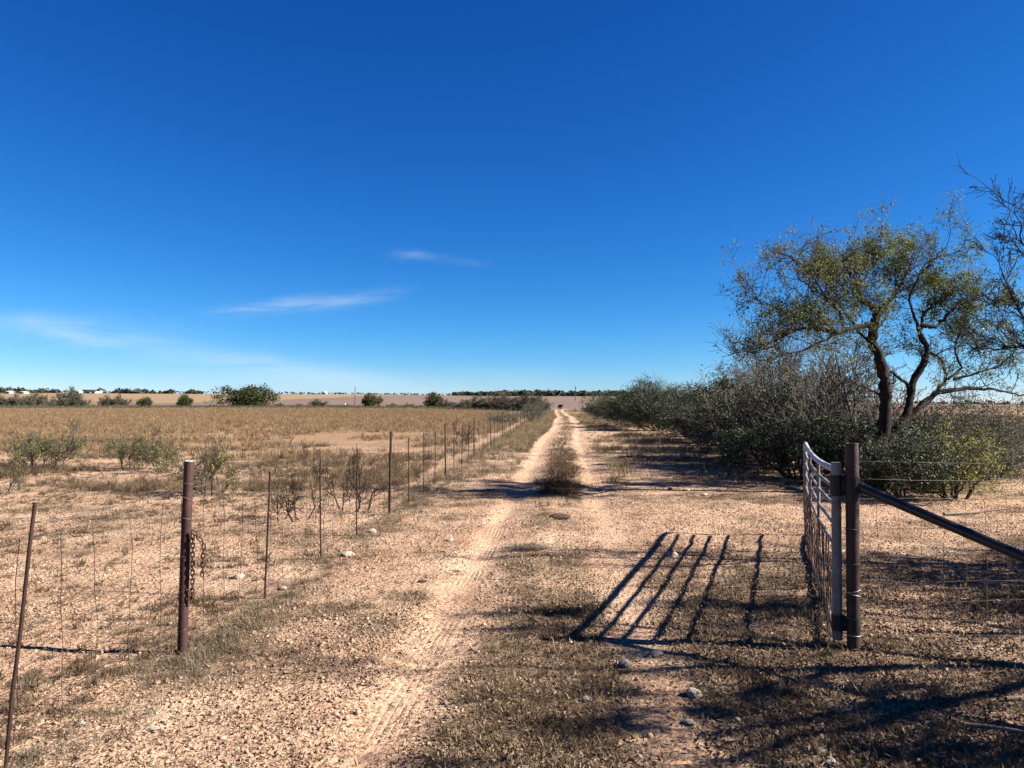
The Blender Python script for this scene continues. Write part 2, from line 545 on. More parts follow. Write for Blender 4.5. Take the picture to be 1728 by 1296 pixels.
M['pebble'] = simple('caliche_pebble', (0.29, 0.178, 0.113), (0.46, 0.315, 0.215), 3, 0.9, 0.15, random_tint=0.6)
M['dark_rock'] = simple('dark_clod', (0.05, 0.036, 0.028), (0.12, 0.085, 0.06), 9, 0.95, 0.1, 0, 0.6, 30)
M['white_wall'] = simple('white_metal_wall', (0.42, 0.42, 0.41), (0.52, 0.52, 0.51), 0.4, 0.6, 0.3)
M['dark_roof'] = simple('dark_roof', (0.03, 0.028, 0.028), (0.06, 0.055, 0.05), 0.4, 0.8, 0.2)
M['wood_pole'] = simple('creosote_pole', (0.06, 0.045, 0.035), (0.11, 0.085, 0.065), 2, 0.9, 0.1)
M['black_hide'] = simple('black_hide', (0.008, 0.007, 0.006), (0.020, 0.017, 0.015), 4, 0.7, 0.3)
M['dung'] = simple('dry_branch', (0.16, 0.12, 0.09), (0.30, 0.24, 0.18), 6, 0.9, 0.1)

# ------------------------------------------------------------------ the ground


def axis(lo, hi, step, g, a, b):
    c = [np.arange(lo, hi, step)]
    s, p, o = step, hi, []
    while p < b:
        o.append(p); s *= g; p += s
    o.append(b)
    s, p, o2 = step, lo - step, []
    while p > a:
        o2.append(p); s *= g; p -= s
    o2.append(a)
    return np.concatenate([np.array(o2[::-1]), c[0], np.array(o)])


def build_ground():
    xs = axis(-4.0, 5.2, 0.04, 1.06, -3500, 3500)
    ys = [2.6]
    while ys[-1] < 4500:
        ys.append(ys[-1] + max(0.026, 0.0098 * ys[-1]))
    back, p, s = [], 2.55, 0.06
    while p > -600:
        back.append(p); s *= 1.12; p -= s
    ys = np.array(back[::-1] + ys)
    X, Y = np.meshgrid(xs, ys)
    Z = height(X, Y)
    V = np.stack([X, Y, Z], -1).reshape(-1, 3)
    ny, nx = X.shape
    i = np.arange(ny * nx).reshape(ny, nx)
    Q = np.stack([i[:-1, :-1], i[:-1, 1:], i[1:, 1:], i[1:, :-1]], -1).reshape(-1, 4)
    x, y = V[:, 0].astype(float), V[:, 1].astype(float)
    u = rut_u(x, y)
    tr = ((y > -30) & (y < 215)).astype(float)
    wob = (fbm(x, y, 0.9, 2, 3) - 0.5) * 0.22
    bare = np.exp(-((u + wob * 0.4) / (0.20 + 0.004 * np.clip(y, 0, 60))) ** 4) * tr * np.maximum(0.2 + 0.8 * sst(0.38, 0.55, fbm(x, y, 0.35, 2, 5)), 0.62 * (x < xc(y)) * sst(13, 10, y)) * (1 - 0.6 * sst(14, 10, y) * (x > xc(y))) * (1 - 0.45 * sst(16, 45, y))
    gr = grass_mask(x, y)
    far = sst(16, 34, y) * sst(3.0, 5.0, -(x - xc(y)) + 0.6 * (fbm(x, y, 0.4, 2, 1) - 0.5)) * 0.85
    far = np.maximum(far, sst(75, 120, np.abs(y)) * (np.abs(x - xc(y)) > 2.2))
    far = np.maximum(far, sst(16, 24, x) * sst(14, 22, y))
    far = np.maximum(far, sst(205, 225, y))
    far = np.maximum(far, sst(30, 60, -y))
    fld = np.zeros((len(x), 4)); fld[:, 3] = 1
    fld[:, :3] = (0.185, 0.112, 0.062)
    m = sst(190, 225, y + 12 * (fbm(x, y, 0.02, 2, 2) - 0.5))[:, None]
    fld[:, :3] = fld[:, :3] * (1 - m) + np.array((0.108, 0.074, 0.062)) * m
    edge = 345 + 600 * sst(-160, -20, x)
    m = sst(edge - 12, edge + 12, y + 14 * (fbm(x, y, 0.03, 2, 2) - 0.5))[:, None]
    fld[:, :3] = fld[:, :3] * (1 - m) + np.array((0.18, 0.122, 0.070)) * m
    zone = np.stack([bare, gr, far, np.ones_like(bare)], 1).astype(np.float32)
    fc = V[Q].mean(1)
    on_track = (np.abs(fc[:, 0] - xc(fc[:, 1])) < 1.15) & (fc[:, 1] > -30) & (fc[:, 1] < 215)
    in_field = fc[:, 1] > 215
    for nm, sel, lab, cat in (
            ('ground', ~on_track & ~in_field, 'pinkish tan caliche ground with dry grass either side of the track', 'ground'),
            ('dirt_track', on_track, 'two-rut dirt track with tyre tread running to the horizon', 'track'),
            ('field', in_field, 'far ploughed and stubble fields rising to the treeline', 'field')):
        q = Q[sel]
        used, inv = np.unique(q.ravel(), return_inverse=True)
        me = mesh(nm, V[used], inv.reshape(-1, 4), smooth=True)
        for an, arr in (('zone', zone), ('field', fld.astype(np.float32))):
            a = me.attributes.new(an, 'FLOAT_COLOR', 'POINT')
            a.data.foreach_set('color', arr[used].ravel())
        a = me.attributes.new('across', 'FLOAT', 'POINT')
        a.data.foreach_set('value', u[used].astype(np.float32))
        o = obj(nm, me, M['soil'])
        tag(o, lab, cat, kind='structure')


def grass_mask(x, y):
    """0 bare soil .. 1 covered with dead grass"""
    o = x - xc(y)
    f1 = fbm(x, y, 0.55, 3, 6); f2 = fbm(x, y, 2.2, 3, 0)
    g = 0.24 + 1.2 * (f1 - 0.5) + 1.2 * (f2 - 0.5)
    tr = ((y > -30) & (y < 215))
    mid = np.exp(-((o - 0.05) / 0.42) ** 4) * tr
    rut = np.exp(-(rut_u(x, y) / 0.26) ** 4) * tr
    g = g + 0.40 * mid * (0.3 + f1) * (0.45 + 0.55 * sst(10, 14, y) + 0.5 * sst(7.0, 5.2, y)) - 0.55 * rut
    # strip under the fence
    fo = x - (-2.42 + 0.061 * y)
    g = g + 0.30 * np.exp(-((fo - 0.1) / 0.32) ** 2)
    # verge near the camera and right of the gate
    g = g + 0.24 * sst(8, 5, y) * sst(-0.3, 1.0, x)
    g = g - 0.25 * sst(7.5, 9, y) * sst(13.0, 11.5, y) * sst(0.5, 1.5, x)
    g = g - 0.12 * sst(-2.6, -3.2, x) * sst(13, 11, y)
    g = g + 0.15 * sst(13, 20, y) * sst(1.5, 3, o)
    return np.clip(g, 0, 1)


build_ground()

# ------------------------------------------------------------------ fences, posts, gate
FX0, FS = -2.40, 0.061            # fence line x = FX0 + FS*y


def t_post_mesh(h, lean=(0.0, 0.0), w=0.034):
    p = np.array([(-w / 2, 0), (w / 2, 0), (w / 2, 0.006), (0.004, 0.007), (0.004, 0.038), (-0.004, 0.038), (-0.004, 0.007), (-w / 2, 0.006)])
    n = len(p)
    V = [(x + lean[0] * t, y + lean[1] * t, -0.15 + (h + 0.15) * t) for t in (0, 1) for x, y in p]
    q = [(i, (i + 1) % n, n + (i + 1) % n, n + i) for i in range(n)]
    q += [(n + 0, n + 1, n + 2, n + 7), (n + 3, n + 4, n + 5, n + 6)]
    return mesh('t_post', V, q, [(n + 7, n + 2, n + 3), (n + 7, n + 3, n + 6)])


def strand(G, pts, r, sag=0.0, sides=4, barb=None, rr=None, wob=0.006):
    """a wire through a list of fixing points"""
    for a, b in zip(pts[:-1], pts[1:]):
        a = np.array(a); b = np.array(b)
        n = 6
        t = np.linspace(0, 1, n + 1)[:, None]
        P = a + (b - a) * t
        P[:, 2] -= sag * 4 * (t * (1 - t))[:, 0]
        P[1:-1] += rr.normal(size=(n - 1, 3)) * wob
        G.tubes(P[None], np.full((1, n + 1), r), sides)
        if barb:
            L = np.linalg.norm(b - a)
            for k in range(int(L / barb)):
                tt = (k + 0.5) * barb / L
                c = a + (b - a) * tt; c[2] -= sag * 4 * tt * (1 - tt)
                for _ in range(2):
                    d = rr.normal(size=3); d /= np.linalg.norm(d); d *= 0.016
                    G.tubes(np.array([[c - d, c + d]]), np.full((1, 2), r * 0.8), 3)


def fence_left():
    rr = np.random.default_rng(11)
    root = empty('wire_fence', (FX0 + FS * 20, 20, 0))
    root.location = (FX0 + FS * 3.4, 3.4, hz(FX0 + FS * 3.4, 3.4))
    tag(root, 'long wire fence of thin brown steel posts running along the track into the distance', 'fence')
    base = np.array(root.location)
    posts = []

    def fx(y): return FX0 + FS * y
    # bottom-left post, leaning to the right, then T-posts every 5.4 m with stays between
    spec = [(3.36, 's', 1.14, (0.055, 0.10))]
    y = 4.92
    stays = [6.3, 7.78, 9.15]
    ty = 10.9
    for s_ in stays: spec.append((s_, 's', rr.uniform(1.02, 1.10), (rr.normal() * 0.02, rr.normal() * 0.03)))
    while ty < 92:
        spec.append((ty, 't', rr.uniform(1.12, 1.2), (rr.normal() * 0.015, rr.normal() * 0.03)))
        for k in (1, 2, 3):
            spec.append((ty + k * 1.36 + rr.normal() * 0.08, 's', rr.uniform(1.0, 1.12), (rr.normal() * 0.02, rr.normal() * 0.03)))
        ty += 5.42
    for (py, kind, h, lean) in spec:
        x = fx(py); z = hz(x, py)
        if kind == 't':
            o = obj('t_post', t_post_mesh(h, lean), M['t_post'], root)
        else:
            G = Geo(); n = 7
            t = np.linspace(0, 1, n)
            P = np.stack([lean[0] * t + rr.normal(size=n) * 0.0018, lean[1] * t + rr.normal(size=n) * 0.0018, -0.05 + (h + 0.05) * t], 1)
            G.path(P, 0.0082, 6)
            o = G.build('stay', M['t_post'], root)
        o.location = Vector((x, py, z)) - root.location
        posts.append((py, x, z))
    posts.append((4.92, fx(4.92), hz(fx(4.92), 4.92)))
    posts.sort()
    for k, zz in enumerate((0.09, 0.22, 0.37, 0.55, 0.76, 0.98, 1.05)):
        G = Geo()
        pts = [(x - base[0] - 0.012, y - base[1], z - base[2] + zz + rr.normal() * 0.01) for (y, x, z) in posts]
        near = 24 if k < 6 else 60
        strand(G, pts, 0.0019, 0.012, 3, 0.14 if k == 6 else None, rr, 0.004)
        G.build('barbed_wire' if k == 6 else 'wire_strand', M['wire'] if k in (5, 6) else M['wire_rust'], root)
    # upright wires of the netting
    G = Geo(); ys = np.arange(3.45, 34, 0.30)
    P = []
    for y_ in ys:
        x = fx(y_) - 0.012; z = hz(x, y_)
        a = np.linspace(0.07, 0.98, 6)
        P.append(np.stack([x + rr.normal(size=6) * 0.006 - base[0], y_ + rr.normal(size=6) * 0.012 + rr.normal() * 0.03 * a - base[1], z + a - base[2]], 1))
    G.tubes(np.array(P), np.full((len(P), 6), 0.0021), 3)
    tag(G.build('net_wire', M['wire_rust'], root), kind='stuff')
    return root


fence_left()

# gate latch post with its chain
LP = (FX0 + FS * 4.92, 4.92)
lpz = hz(*LP)


def pipe_post(name, loc, r, h, mat, lean=(0, 0), capmat=None):
    root = empty(name, loc)
    G = Geo()
    G.path([(0, 0, -0.3), (lean[0] * 0.5, lean[1] * 0.5, h * 0.5), (lean[0], lean[1], h)], r, 20)
    G.build('pipe', mat, root, True)
    G = Geo()
    a = np.linspace(0, 2 * math.pi, 21)
    G.path(np.stack([lean[0] + np.cos(a) * r * 0.92, lean[1] + np.sin(a) * r * 0.92, np.full(21, h + 0.001)], 1), 0.004, 6, False)
    G.build('rim', capmat or mat, root, True)
    return root


lp = pipe_post('latch_post', (LP[0], LP[1], lpz), 0.0305, 1.22, M['rust'], (0.03, 0.02), M['bright_wire'])
tag(lp, 'round red-brown rusted pipe post with a chain hanging from it', 'post')
_r = np.random.default_rng(5)
for zz in (0.15, 0.40, 0.62, 0.86, 0.99, 1.08):
    G = Geo()
    a = np.linspace(0, 2 * math.pi, 15)
    tl = _r.uniform(-0.02, 0.02)
    G.path(np.stack([0.03 * zz / 1.22 + np.cos(a) * 0.0325, 0.02 * zz / 1.22 + np.sin(a) * 0.0325, zz + tl * np.cos(a)], 1), 0.0017, 4, False)
    G.build('wire_tie', M['wire'], lp)


def link_mesh():
    G = Geo()
    a = np.linspace(0, 2 * math.pi, 13)
    P = np.stack([0.0095 * np.cos(a), np.zeros(13), 0.0095 * np.sin(a) + 0.0095 * np.sign(np.round(np.sin(a), 6))], 1)
    G.path(P, 0.0048, 6, False)
    return G.mesh('link', M['chain'], True)


def chain():
    x0, y0, z0 = LP[0] + 0.068, LP[1] - 0.012, lpz + 0.765
    root = empty('chain', (x0, y0, z0))
    tag(root, 'rusted chain looped on the latch post, its two ends hanging free', 'chain')
    me = link_mesh()
    # run one: straight down; run two: out to the right, then down
    run1 = [(0.003 + 0.002 * k / 14, 0, -0.02 - 0.0285 * k) for k in range(15)]
    run2 = [(0.012 + 0.0185 * k, 0.0, 0.004 - 0.021 * k) for k in range(4)]
    x, z = run2[-1][0] + 0.006, run2[-1][2]
    run2 += [(x - 0.0012 * k, 0.0, z - 0.026 - 0.0285 * k) for k in range(7)]
    for run in (run1, run2):
        for i, p in enumerate(run):
            q = run[min(i + 1, len(run) - 1)]; pr = run[max(i - 1, 0)]
            ang = math.atan2(q[0] - pr[0], -(q[2] - pr[2]) + 1e-6)
            o = obj('link', me, None, root, p)
            o.rotation_euler = (0, -ang, R(90) * (i % 2) + R(20))
    return root


chain()

# gate post, brace pipe
GP = (2.205, 5.0)
gpz = hz(*GP)
gp = pipe_post('gate_post', (GP[0], GP[1], gpz), 0.0415, 1.33, M['rust_dark'])
tag(gp, 'thick dark rusted pipe post carrying the open gate', 'post')
G = Geo()
b0 = np.array((0.035, -0.01, 1.055)); b1 = np.array(W(1728, 941, 4.25)) - np.array((GP[0], GP[1], gpz))
b2 = b0 + (b1 - b0) * 3.4
G.path([b0, b1, b2], 0.0305, 16)
tag(G.build('brace_pipe', M['brace'], gp, True), 'black steel brace pipe slanting down from the gate post')
G = Geo(); G.path([b0 - (b1 - b0) / np.linalg.norm(b1 - b0) * 0.02, b0 + (b1 - b0) / np.linalg.norm(b1 - b0) * 0.03], 0.036, 14)
G.build('brace_weld', M['black_iron'], gp, True)
for zz in (0.10, 0.20, 0.36, 0.385, 0.56, 0.78, 1.08, 1.10):
    G = Geo()
    a = np.linspace(0, 2 * math.pi, 15); tl = _r.uniform(-0.012, 0.012)
    G.path(np.stack([np.cos(a) * 0.0435, np.sin(a) * 0.0435, zz + tl * np.cos(a)], 1), 0.002, 4, False)
    G.build('wire_tie', M['bright_wire'] if zz < 0.4 else M['wire'], gp)


def gate():
    A = np.array((2.122, 5.05)); B = np.array((3.52, 9.25))
    d = B - A; L = np.linalg.norm(d); d /= L
    nrm = np.array((-d[1], d[0]))
    gz = hz(*A)
    root = empty('pipe_gate', (A[0], A[1], gz))
    tag(root, 'pale galvanised pipe gate swung open, lower half filled with rusty wire mesh', 'gate')

    def P(s, z):                  # s along the gate 0..1 (it is bowed towards the track)
        p = d * L * s + nrm * 0.018 * 4 * s * (1 - s)
        return (p[0], p[1], z - 0.05 * s - 0.045 * 4 * s * (1 - s) * (z / 1.15))
    zs = (1.155, 1.035, 0.915, 0.785, 0.645, 0.385, 0.07)
    ss = np.linspace(0, 1, 13)
    rr = np.random.default_rng(3)
    for i, z in enumerate(zs):
        G = Geo()
        w = rr.normal(size=13) * (0.0 if i == 0 else 0.004)
        pts = [P(s * 0.985, z + w[k]) for k, s in enumerate(ss)]
        if i == 0:                # the top rail turns down into the end stile
            pts = pts[:-1] + [P(0.975, z - 0.004), P(0.992, z - 0.03), P(1.0, z - 0.09)]
        G.path(pts, 0.023 if i == 0 else 0.0135 if i < 6 else 0.017, 10)
        G.build('rail', M['gate_top_sunlit'] if i == 0 else M['gate'] if i < 4 else M['gate_rusty'], root, True)
    G = Geo(); G.path([P(0, 0.05), P(0, 0.62), P(0, 1.20)], 0.031, 14); G.build('stile', M['gate'], root, True)
    G = Geo(); G.path([P(1, 0.05), P(1, 0.6), P(1, 1.13)], 0.023, 12); G.build('stile', M['gate_rusty'], root, True)
    for s in (0.36, 0.68):
        G = Geo(); G.path([P(s, 0.06), P(s, 0.6), P(s, 1.15)], 0.015, 8); G.build('upright', M['gate_rusty'], root, True)
    # hinges
    for z, h in ((1.05, 0.135), (0.16, 0.10)):
        G = Geo()
        G.path([(0, 0, z - h / 2), (0, 0, z + h / 2)], 0.0385, 14)
        v = np.array((GP[0] - A[0], GP[1] - A[1]))
        G.box((v[0] / 2, v[1] / 2, z), (np.linalg.norm(v), 0.03, h * 0.92), math.atan2(v[1], v[0]))
        G.path([(v[0], v[1], z - h * 0.45), (v[0], v[1], z + h * 0.45)], 0.0455, 16)
        G.build('hinge', M['black_iron'], root, True)
    # wire mesh tied to the lower half
    G = Geo(); Q = []
    for s in np.arange(0.015, 0.99, 0.0225):
        zz = np.linspace(0.02, 0.66, 6)
        Q.append([np.array(P(s + rr.normal() * 0.002, z)) + np.append(nrm * (0.02 + rr.normal() * 0.006), 0) for z in zz])
    G.tubes(np.array(Q), np.full((len(Q), 6), 0.0034), 4)
    tag(G.build('mesh_upright_wires', M['wire_rust'], root), kind='stuff')
    for z in (0.03, 0.14, 0.25, 0.50, 0.575):
        G = Geo()
        G.path([np.array(P(s, z)) + np.append(nrm * (0.02 + rr.normal() * 0.006), rr.normal() * 0.006) for s in ss], 0.0025, 4)
        G.build('mesh_cross_wire', M['wire_rust'], root)
    # loose ends of wire hanging from the mesh
    for s in (0.30, 0.52):
        G = Geo(); p = np.array(P(s, 0.62))
        G.path([p, p + (-0.03, -0.02, -0.15), p + (-0.02, -0.05, -0.33), p + (-0.045, -0.03, -0.5)], 0.002, 4)
        G.build('loose_wire', M['wire_rust'], root)


gate()


def fence_right():
    rr = np.random.default_rng(21)
    A = np.array((GP[0] + 0.045, GP[1])); d = np.array((6.9, 0.62)); L = np.linalg.norm(d)
    root = empty('net_fence', (A[0], A[1], hz(*A)))
    tag(root, 'netting fence with two top wires running off behind the brace pipe', 'fence')
    base = np.array(root.location)
    pts = [A, A + d * 0.33, A + d * 0.66, A + d]
    for p in pts[1:]:
        o = obj('t_post', t_post_mesh(1.2, (0.01, 0.01)), M['t_post'], root)
        o.location = Vector((p[0], p[1], hz(*p))) - root.location
    for k, z in enumerate((0.08, 0.19, 0.31, 0.45, 0.60, 0.78, 0.98, 1.10, 1.205)):
        G = Geo()
        strand(G, [(p[0] - base[0], p[1] - base[1], hz(*p) - base[2] + z + 0.01 * rr.normal()) for p in pts], 0.0017, 0.02, 3, 0.14 if k >= 7 else None, rr, 0.006)
        G.build('barbed_wire' if k >= 7 else 'wire_strand', M['wire'] if k >= 6 else M['wire_rust'], root)
    G = Geo(); Q = []
    for s in np.arange(0.12, L, 0.15):
        p = A + d * s / L; zz = np.linspace(0.07, 0.98, 7)
        Q.append(np.stack([p[0] - base[0] + rr.normal(size=7) * 0.006, p[1] - base[1] + rr.normal(size=7) * 0.006, zz + hz(*p) - base[2] - 0.015], 1))
    G.tubes(np.array(Q), np.full((len(Q), 7), 0.0016), 3)
    tag(G.build('net_wire', M['wire_rust'], root), kind='stuff')


fence_right()

# ------------------------------------------------------------------ trees and shrubs
def split_branches(br, k=1):
    return [b for b in br if b[0] <= k], [b for b in br if b[0] > k]


def wood(root, br, tmat, wmat, k=1, s1=6, s2=3, n1='trunk', n2='twigs'):
    a, b = split_branches(br, k)
    if a:
        G = Geo(); tube_groups(G, a, s1); G.build(n1, tmat, root, True)
    if b:
        G = Geo(); tube_groups(G, b, s2); tag(G.build(n2, wmat, root, True), kind='stuff')


def tips(br, mind, r, n):
    c = np.vstack([b[1][2:] for b in br if b[0] >= mind])
    return c[r.integers(0, len(c), n)]


def big_mesquite():
    r = np.random.default_rng(42)
    D = 13.6
    bx, by, _ = W(1480, 800, D)
    root = empty('mesquite_tree', (bx, by, hz(bx, by)))
    tag(root, 'tall crooked mesquite tree with olive leaves rising above the brush behind the gate', 'tree')
    base = np.array(root.location)
    limbs = [
        [(1478, 825, 0, .19), (1482, 780, 0, .165), (1488, 735, 0, .15), (1495, 690, 0, .135), (1492, 640, 0, .125), (1486, 605, 0, .12), (1472, 575, 0, .11), (1476, 545, 0, .10), (1482, 522, 0, .09)],
        [(1482, 524, 0, .085), (1468, 512, -.1, .075), (1453, 507, -.2, .065), (1449, 488, -.3, .05), (1438, 465, -.3, .035), (1430, 448, -.4, .024), (1424, 428, -.4, .014)],
        [(1481, 528, 0, .08), (1498, 512, .15, .06), (1512, 496, .3, .045), (1527, 470, .4, .03), (1540, 440, .5, .018)],
        [(1476, 548, 0, .075), (1445, 551, -.3, .065), (1415, 562, -.5, .055), (1385, 555, -.6, .04), (1350, 553, -.7, .03), (1316, 566, -.8, .016)],
        [(1415, 562, -.5, .04), (1390, 574, -.7, .032), (1365, 585, -.8, .022), (1334, 602, -.9, .012)],
        [(1425, 559, -.4, .035), (1418, 530, -.6, .028), (1400, 505, -.8, .022), (1375, 490, -.9, .016), (1350, 470, -1, .010)],
        [(1480, 585, 0, .05), (1460, 570, .3, .04), (1440, 545, .6, .03), (1420, 520, .9, .02), (1405, 480, 1.1, .012)],
        [(1490, 668, 0, .035), (1465, 656, -.2, .026), (1444, 646, -.3, .014)],
        [(1484, 775, 0, .13), (1508, 728, .2, .115), (1535, 692, .3, .10), (1537, 652, .4, .09), (1560, 612, .5, .08), (1566, 585, .5, .072), (1552, 562, .5, .062), (1558, 549, .5, .055), (1580, 552, .6, .045), (1598, 535, .8, .035), (1618, 515, 1., .022), (1630, 490, 1.1, .012)],
        [(1553, 560, .5, .045), (1543, 530, .4, .036), (1536, 500, .3, .028), (1550, 468, .3, .022), (1572, 446, .3, .015), (1588, 424, .3, .008)],
        [(1556, 550, .5, .04), (1562, 525, .7, .034), (1585, 508, .9, .026), (1612, 492, 1.1, .016)],
        [(1537, 655, .4, .045), (1522, 640, .2, .038), (1502, 627, .1, .026)],
        [(1520, 712, .25, .09), (1555, 682, .5, .075), (1585, 662, .7, .062), (1630, 655, .9, .045), (1680, 656, 1.2, .03), (1720, 668, 1.4, .016)],
        [(1570, 672, .6, .05), (1600, 640, .8, .04), (1590, 605, .8, .034), (1572, 596, .7, .028), (1560, 600, .6, .014)],
        [(1600, 640, .8, .04), (1625, 622, 1., .032), (1612, 590, 1.1, .026), (1618, 565, 1.2, .02), (1650, 540, 1.3, .012)],
        [(1385, 555, -.6, .03), (1352, 536, -.5, .024), (1312, 520, -.4, .016), (1276, 505, -.3, .008)],
        [(1350, 553, -.7, .024), (1308, 575, -.5, .017), (1268, 598, -.4, .008)],
        [(1400, 505, -.8, .02), (1370, 460, -.5, .015), (1345, 438, -.3, .008)],
        [(1618, 515, 1., .02), (1655, 500, .8, .014), (1688, 520, .6, .008)],
        [(1449, 488, -.3, .03), (1470, 455, 0, .022), (1492, 428, .2, .012)],
        [(1610, 640, .8, .035), (1650, 630, 1., .025), (1690, 615, 1.1, .014)],
    ]
    br = []
    for i, l in enumerate(limbs):
        P = np.array([W(a, b, D + c) for a, b, c, _ in l]) - base
        rad = np.array([q[3] for q in l]) * 0.74
        # subdivide with a little wander
        t = np.linspace(0, len(l) - 1, (len(l) - 1) * 5 + 1)
        Q = np.stack([np.interp(t, np.arange(len(l)), P[:, k]) for k in range(3)], 1)
        for _ in range(2): Q[1:-1] = (Q[:-2] + 2 * Q[1:-1] + Q[2:]) / 4
        Q[1:-1] += r.normal(size=(len(Q) - 2, 3)) * 0.013
        br.append((0, Q, np.interp(t, np.arange(len(l)), rad) * r.uniform(0.84, 1.18, len(t))))
        if i in (7, 11): continue
        n = len(Q)
        for c in range(4 if i in (0, 8) else 7 + len(l)):
            s = r.integers(int(n * (0.7 if i in (0, 8) else 0.3)), n)
            d = Q[min(s + 1, n - 1)] - Q[max(s - 1, 0)]; d /= np.linalg.norm(d)
            ax = r.normal(size=3); ax[2] = abs(ax[2]) * 0.6
            grow(br, Q[s], d * 0.6 + ax, r.uniform(0.38, 0.82), max(0.011, np.interp(s, np.arange(n), br[-1][2][0] * np.ones(n)) * 0.12), 2, r, 0.5, (4, 6), 0.6, 0.9, 0.06, 0.6, 4, 0.0028, 0.2)
    wood(root, br, M['bark'], M['twig'], 1, 10, 3)
    T = np.vstack([b[1][1:] for b in br if b[0] >= 3])
    # leaf density: the upper crown carries leaf, the left and lower twigs are thin
    px = (T[:, 0] + base[0]) / D * F + 864; py = 678 - (T[:, 2] + base[2] - EYE) / D * F
    dens = fbm(T[:, 0] + 7, T[:, 2] + T[:, 1] * 0.7, 1.7, 2, 3)
    w = (0.12 + sst(0.36, 0.62, dens)) * (0.25 + 0.9 * sst(620, 520, py)) * (0.6 + 0.4 * sst(1290, 1400, px)) + 0.04
    w = w / w.sum()
    pick = T[r.choice(len(T), 7600, p=w)] + r.normal(size=(7600, 3)) * 0.035
    pick = (pick[:, None] + r.normal(size=(7600, 5, 3)) * 0.042).reshape(-1, 3)
    G = Geo(); leaves(G, pick, 0.05, 0.021, r, -0.2)
    tag(G.build('foliage', M['mesquite_leaf'], root), kind='stuff')
    # old nest in the fork
    nr = empty('twig_nest', np.array(W(1458, 505, D - 0.35)))
    tag(nr, 'dark clump of twigs lodged in the upper fork of the tall mesquite', 'nest')
    br2 = []
    for k in range(60):
        c = r.normal(size=3) * (0.17, 0.14, 0.10)
        grow(br2, c, r.normal(size=3), 0.28, 0.006, 3, r, 0.6, (1, 2), 0.6, 0.9, 0, 0.7, 4, 0.003)
    G = Geo(); tube_groups(G, br2, 3); tag(G.build('twigs', M['bark'], nr), kind='stuff')


big_mesquite()


def bare_tree(seed, h, spread, stems, mat_t, mat_w, maxd=4, kids=(4, 6), up=0.06, r0=0.05, wig=0.42, lean=(0, 0), leaf=None, nleaf=0, llen=0.04, lwid=0.016, minr=0.003, first=0.55, ratio=0.6):
    r = np.random.default_rng(seed)
    br = []
    for i in range(stems):
        a = 2 * math.pi * (i + r.uniform(-0.3, 0.3)) / stems
        d = np.array([math.cos(a) * spread + lean[0], math.sin(a) * spread + lean[1], 1.0])
        p = np.array([math.cos(a) * 0.06 * stems ** .5, math.sin(a) * 0.06 * stems ** .5, -0.08])
        grow(br, p, d, h * first * r.uniform(0.75, 1.1), r0 * r.uniform(0.7, 1.1), 0, r, wig, kids, ratio, 0.75, up, 0.62, maxd, minr, 0.25)
    zmax = max(b[1][:, 2].max() for b in br)
    k = h / zmax
    br = [(d, P * np.array([1, 1, k]), rr) for d, P, rr in br]
    a, b = split_branches(br, 1)
    out = []
    G = Geo(); tube_groups(G, a, 6); out.append(('stems', G.mesh('stems', mat_t, True)))
    G = Geo(); tube_groups(G, b, 3); out.append(('twigs', G.mesh('twigs', mat_w, True)))
    if leaf is not None and nleaf:
        T = np.vstack([q[1][1:] for q in br if q[0] >= maxd - 1])
        wgt = sst(0.35, 0.6, fbm(T[:, 0] * 1.0 + 3, T[:, 2] + T[:, 1], 1.6 / max(h, 1) * 2, 2, seed)) + 0.05
        P = T[r.choice(len(T), nleaf, p=wgt / wgt.sum())] + r.normal(size=(nleaf, 3)) * 0.05
        G = Geo(); leaves(G, P, llen, lwid, r); out.append(('foliage', G.mesh('foliage', leaf)))
    return out


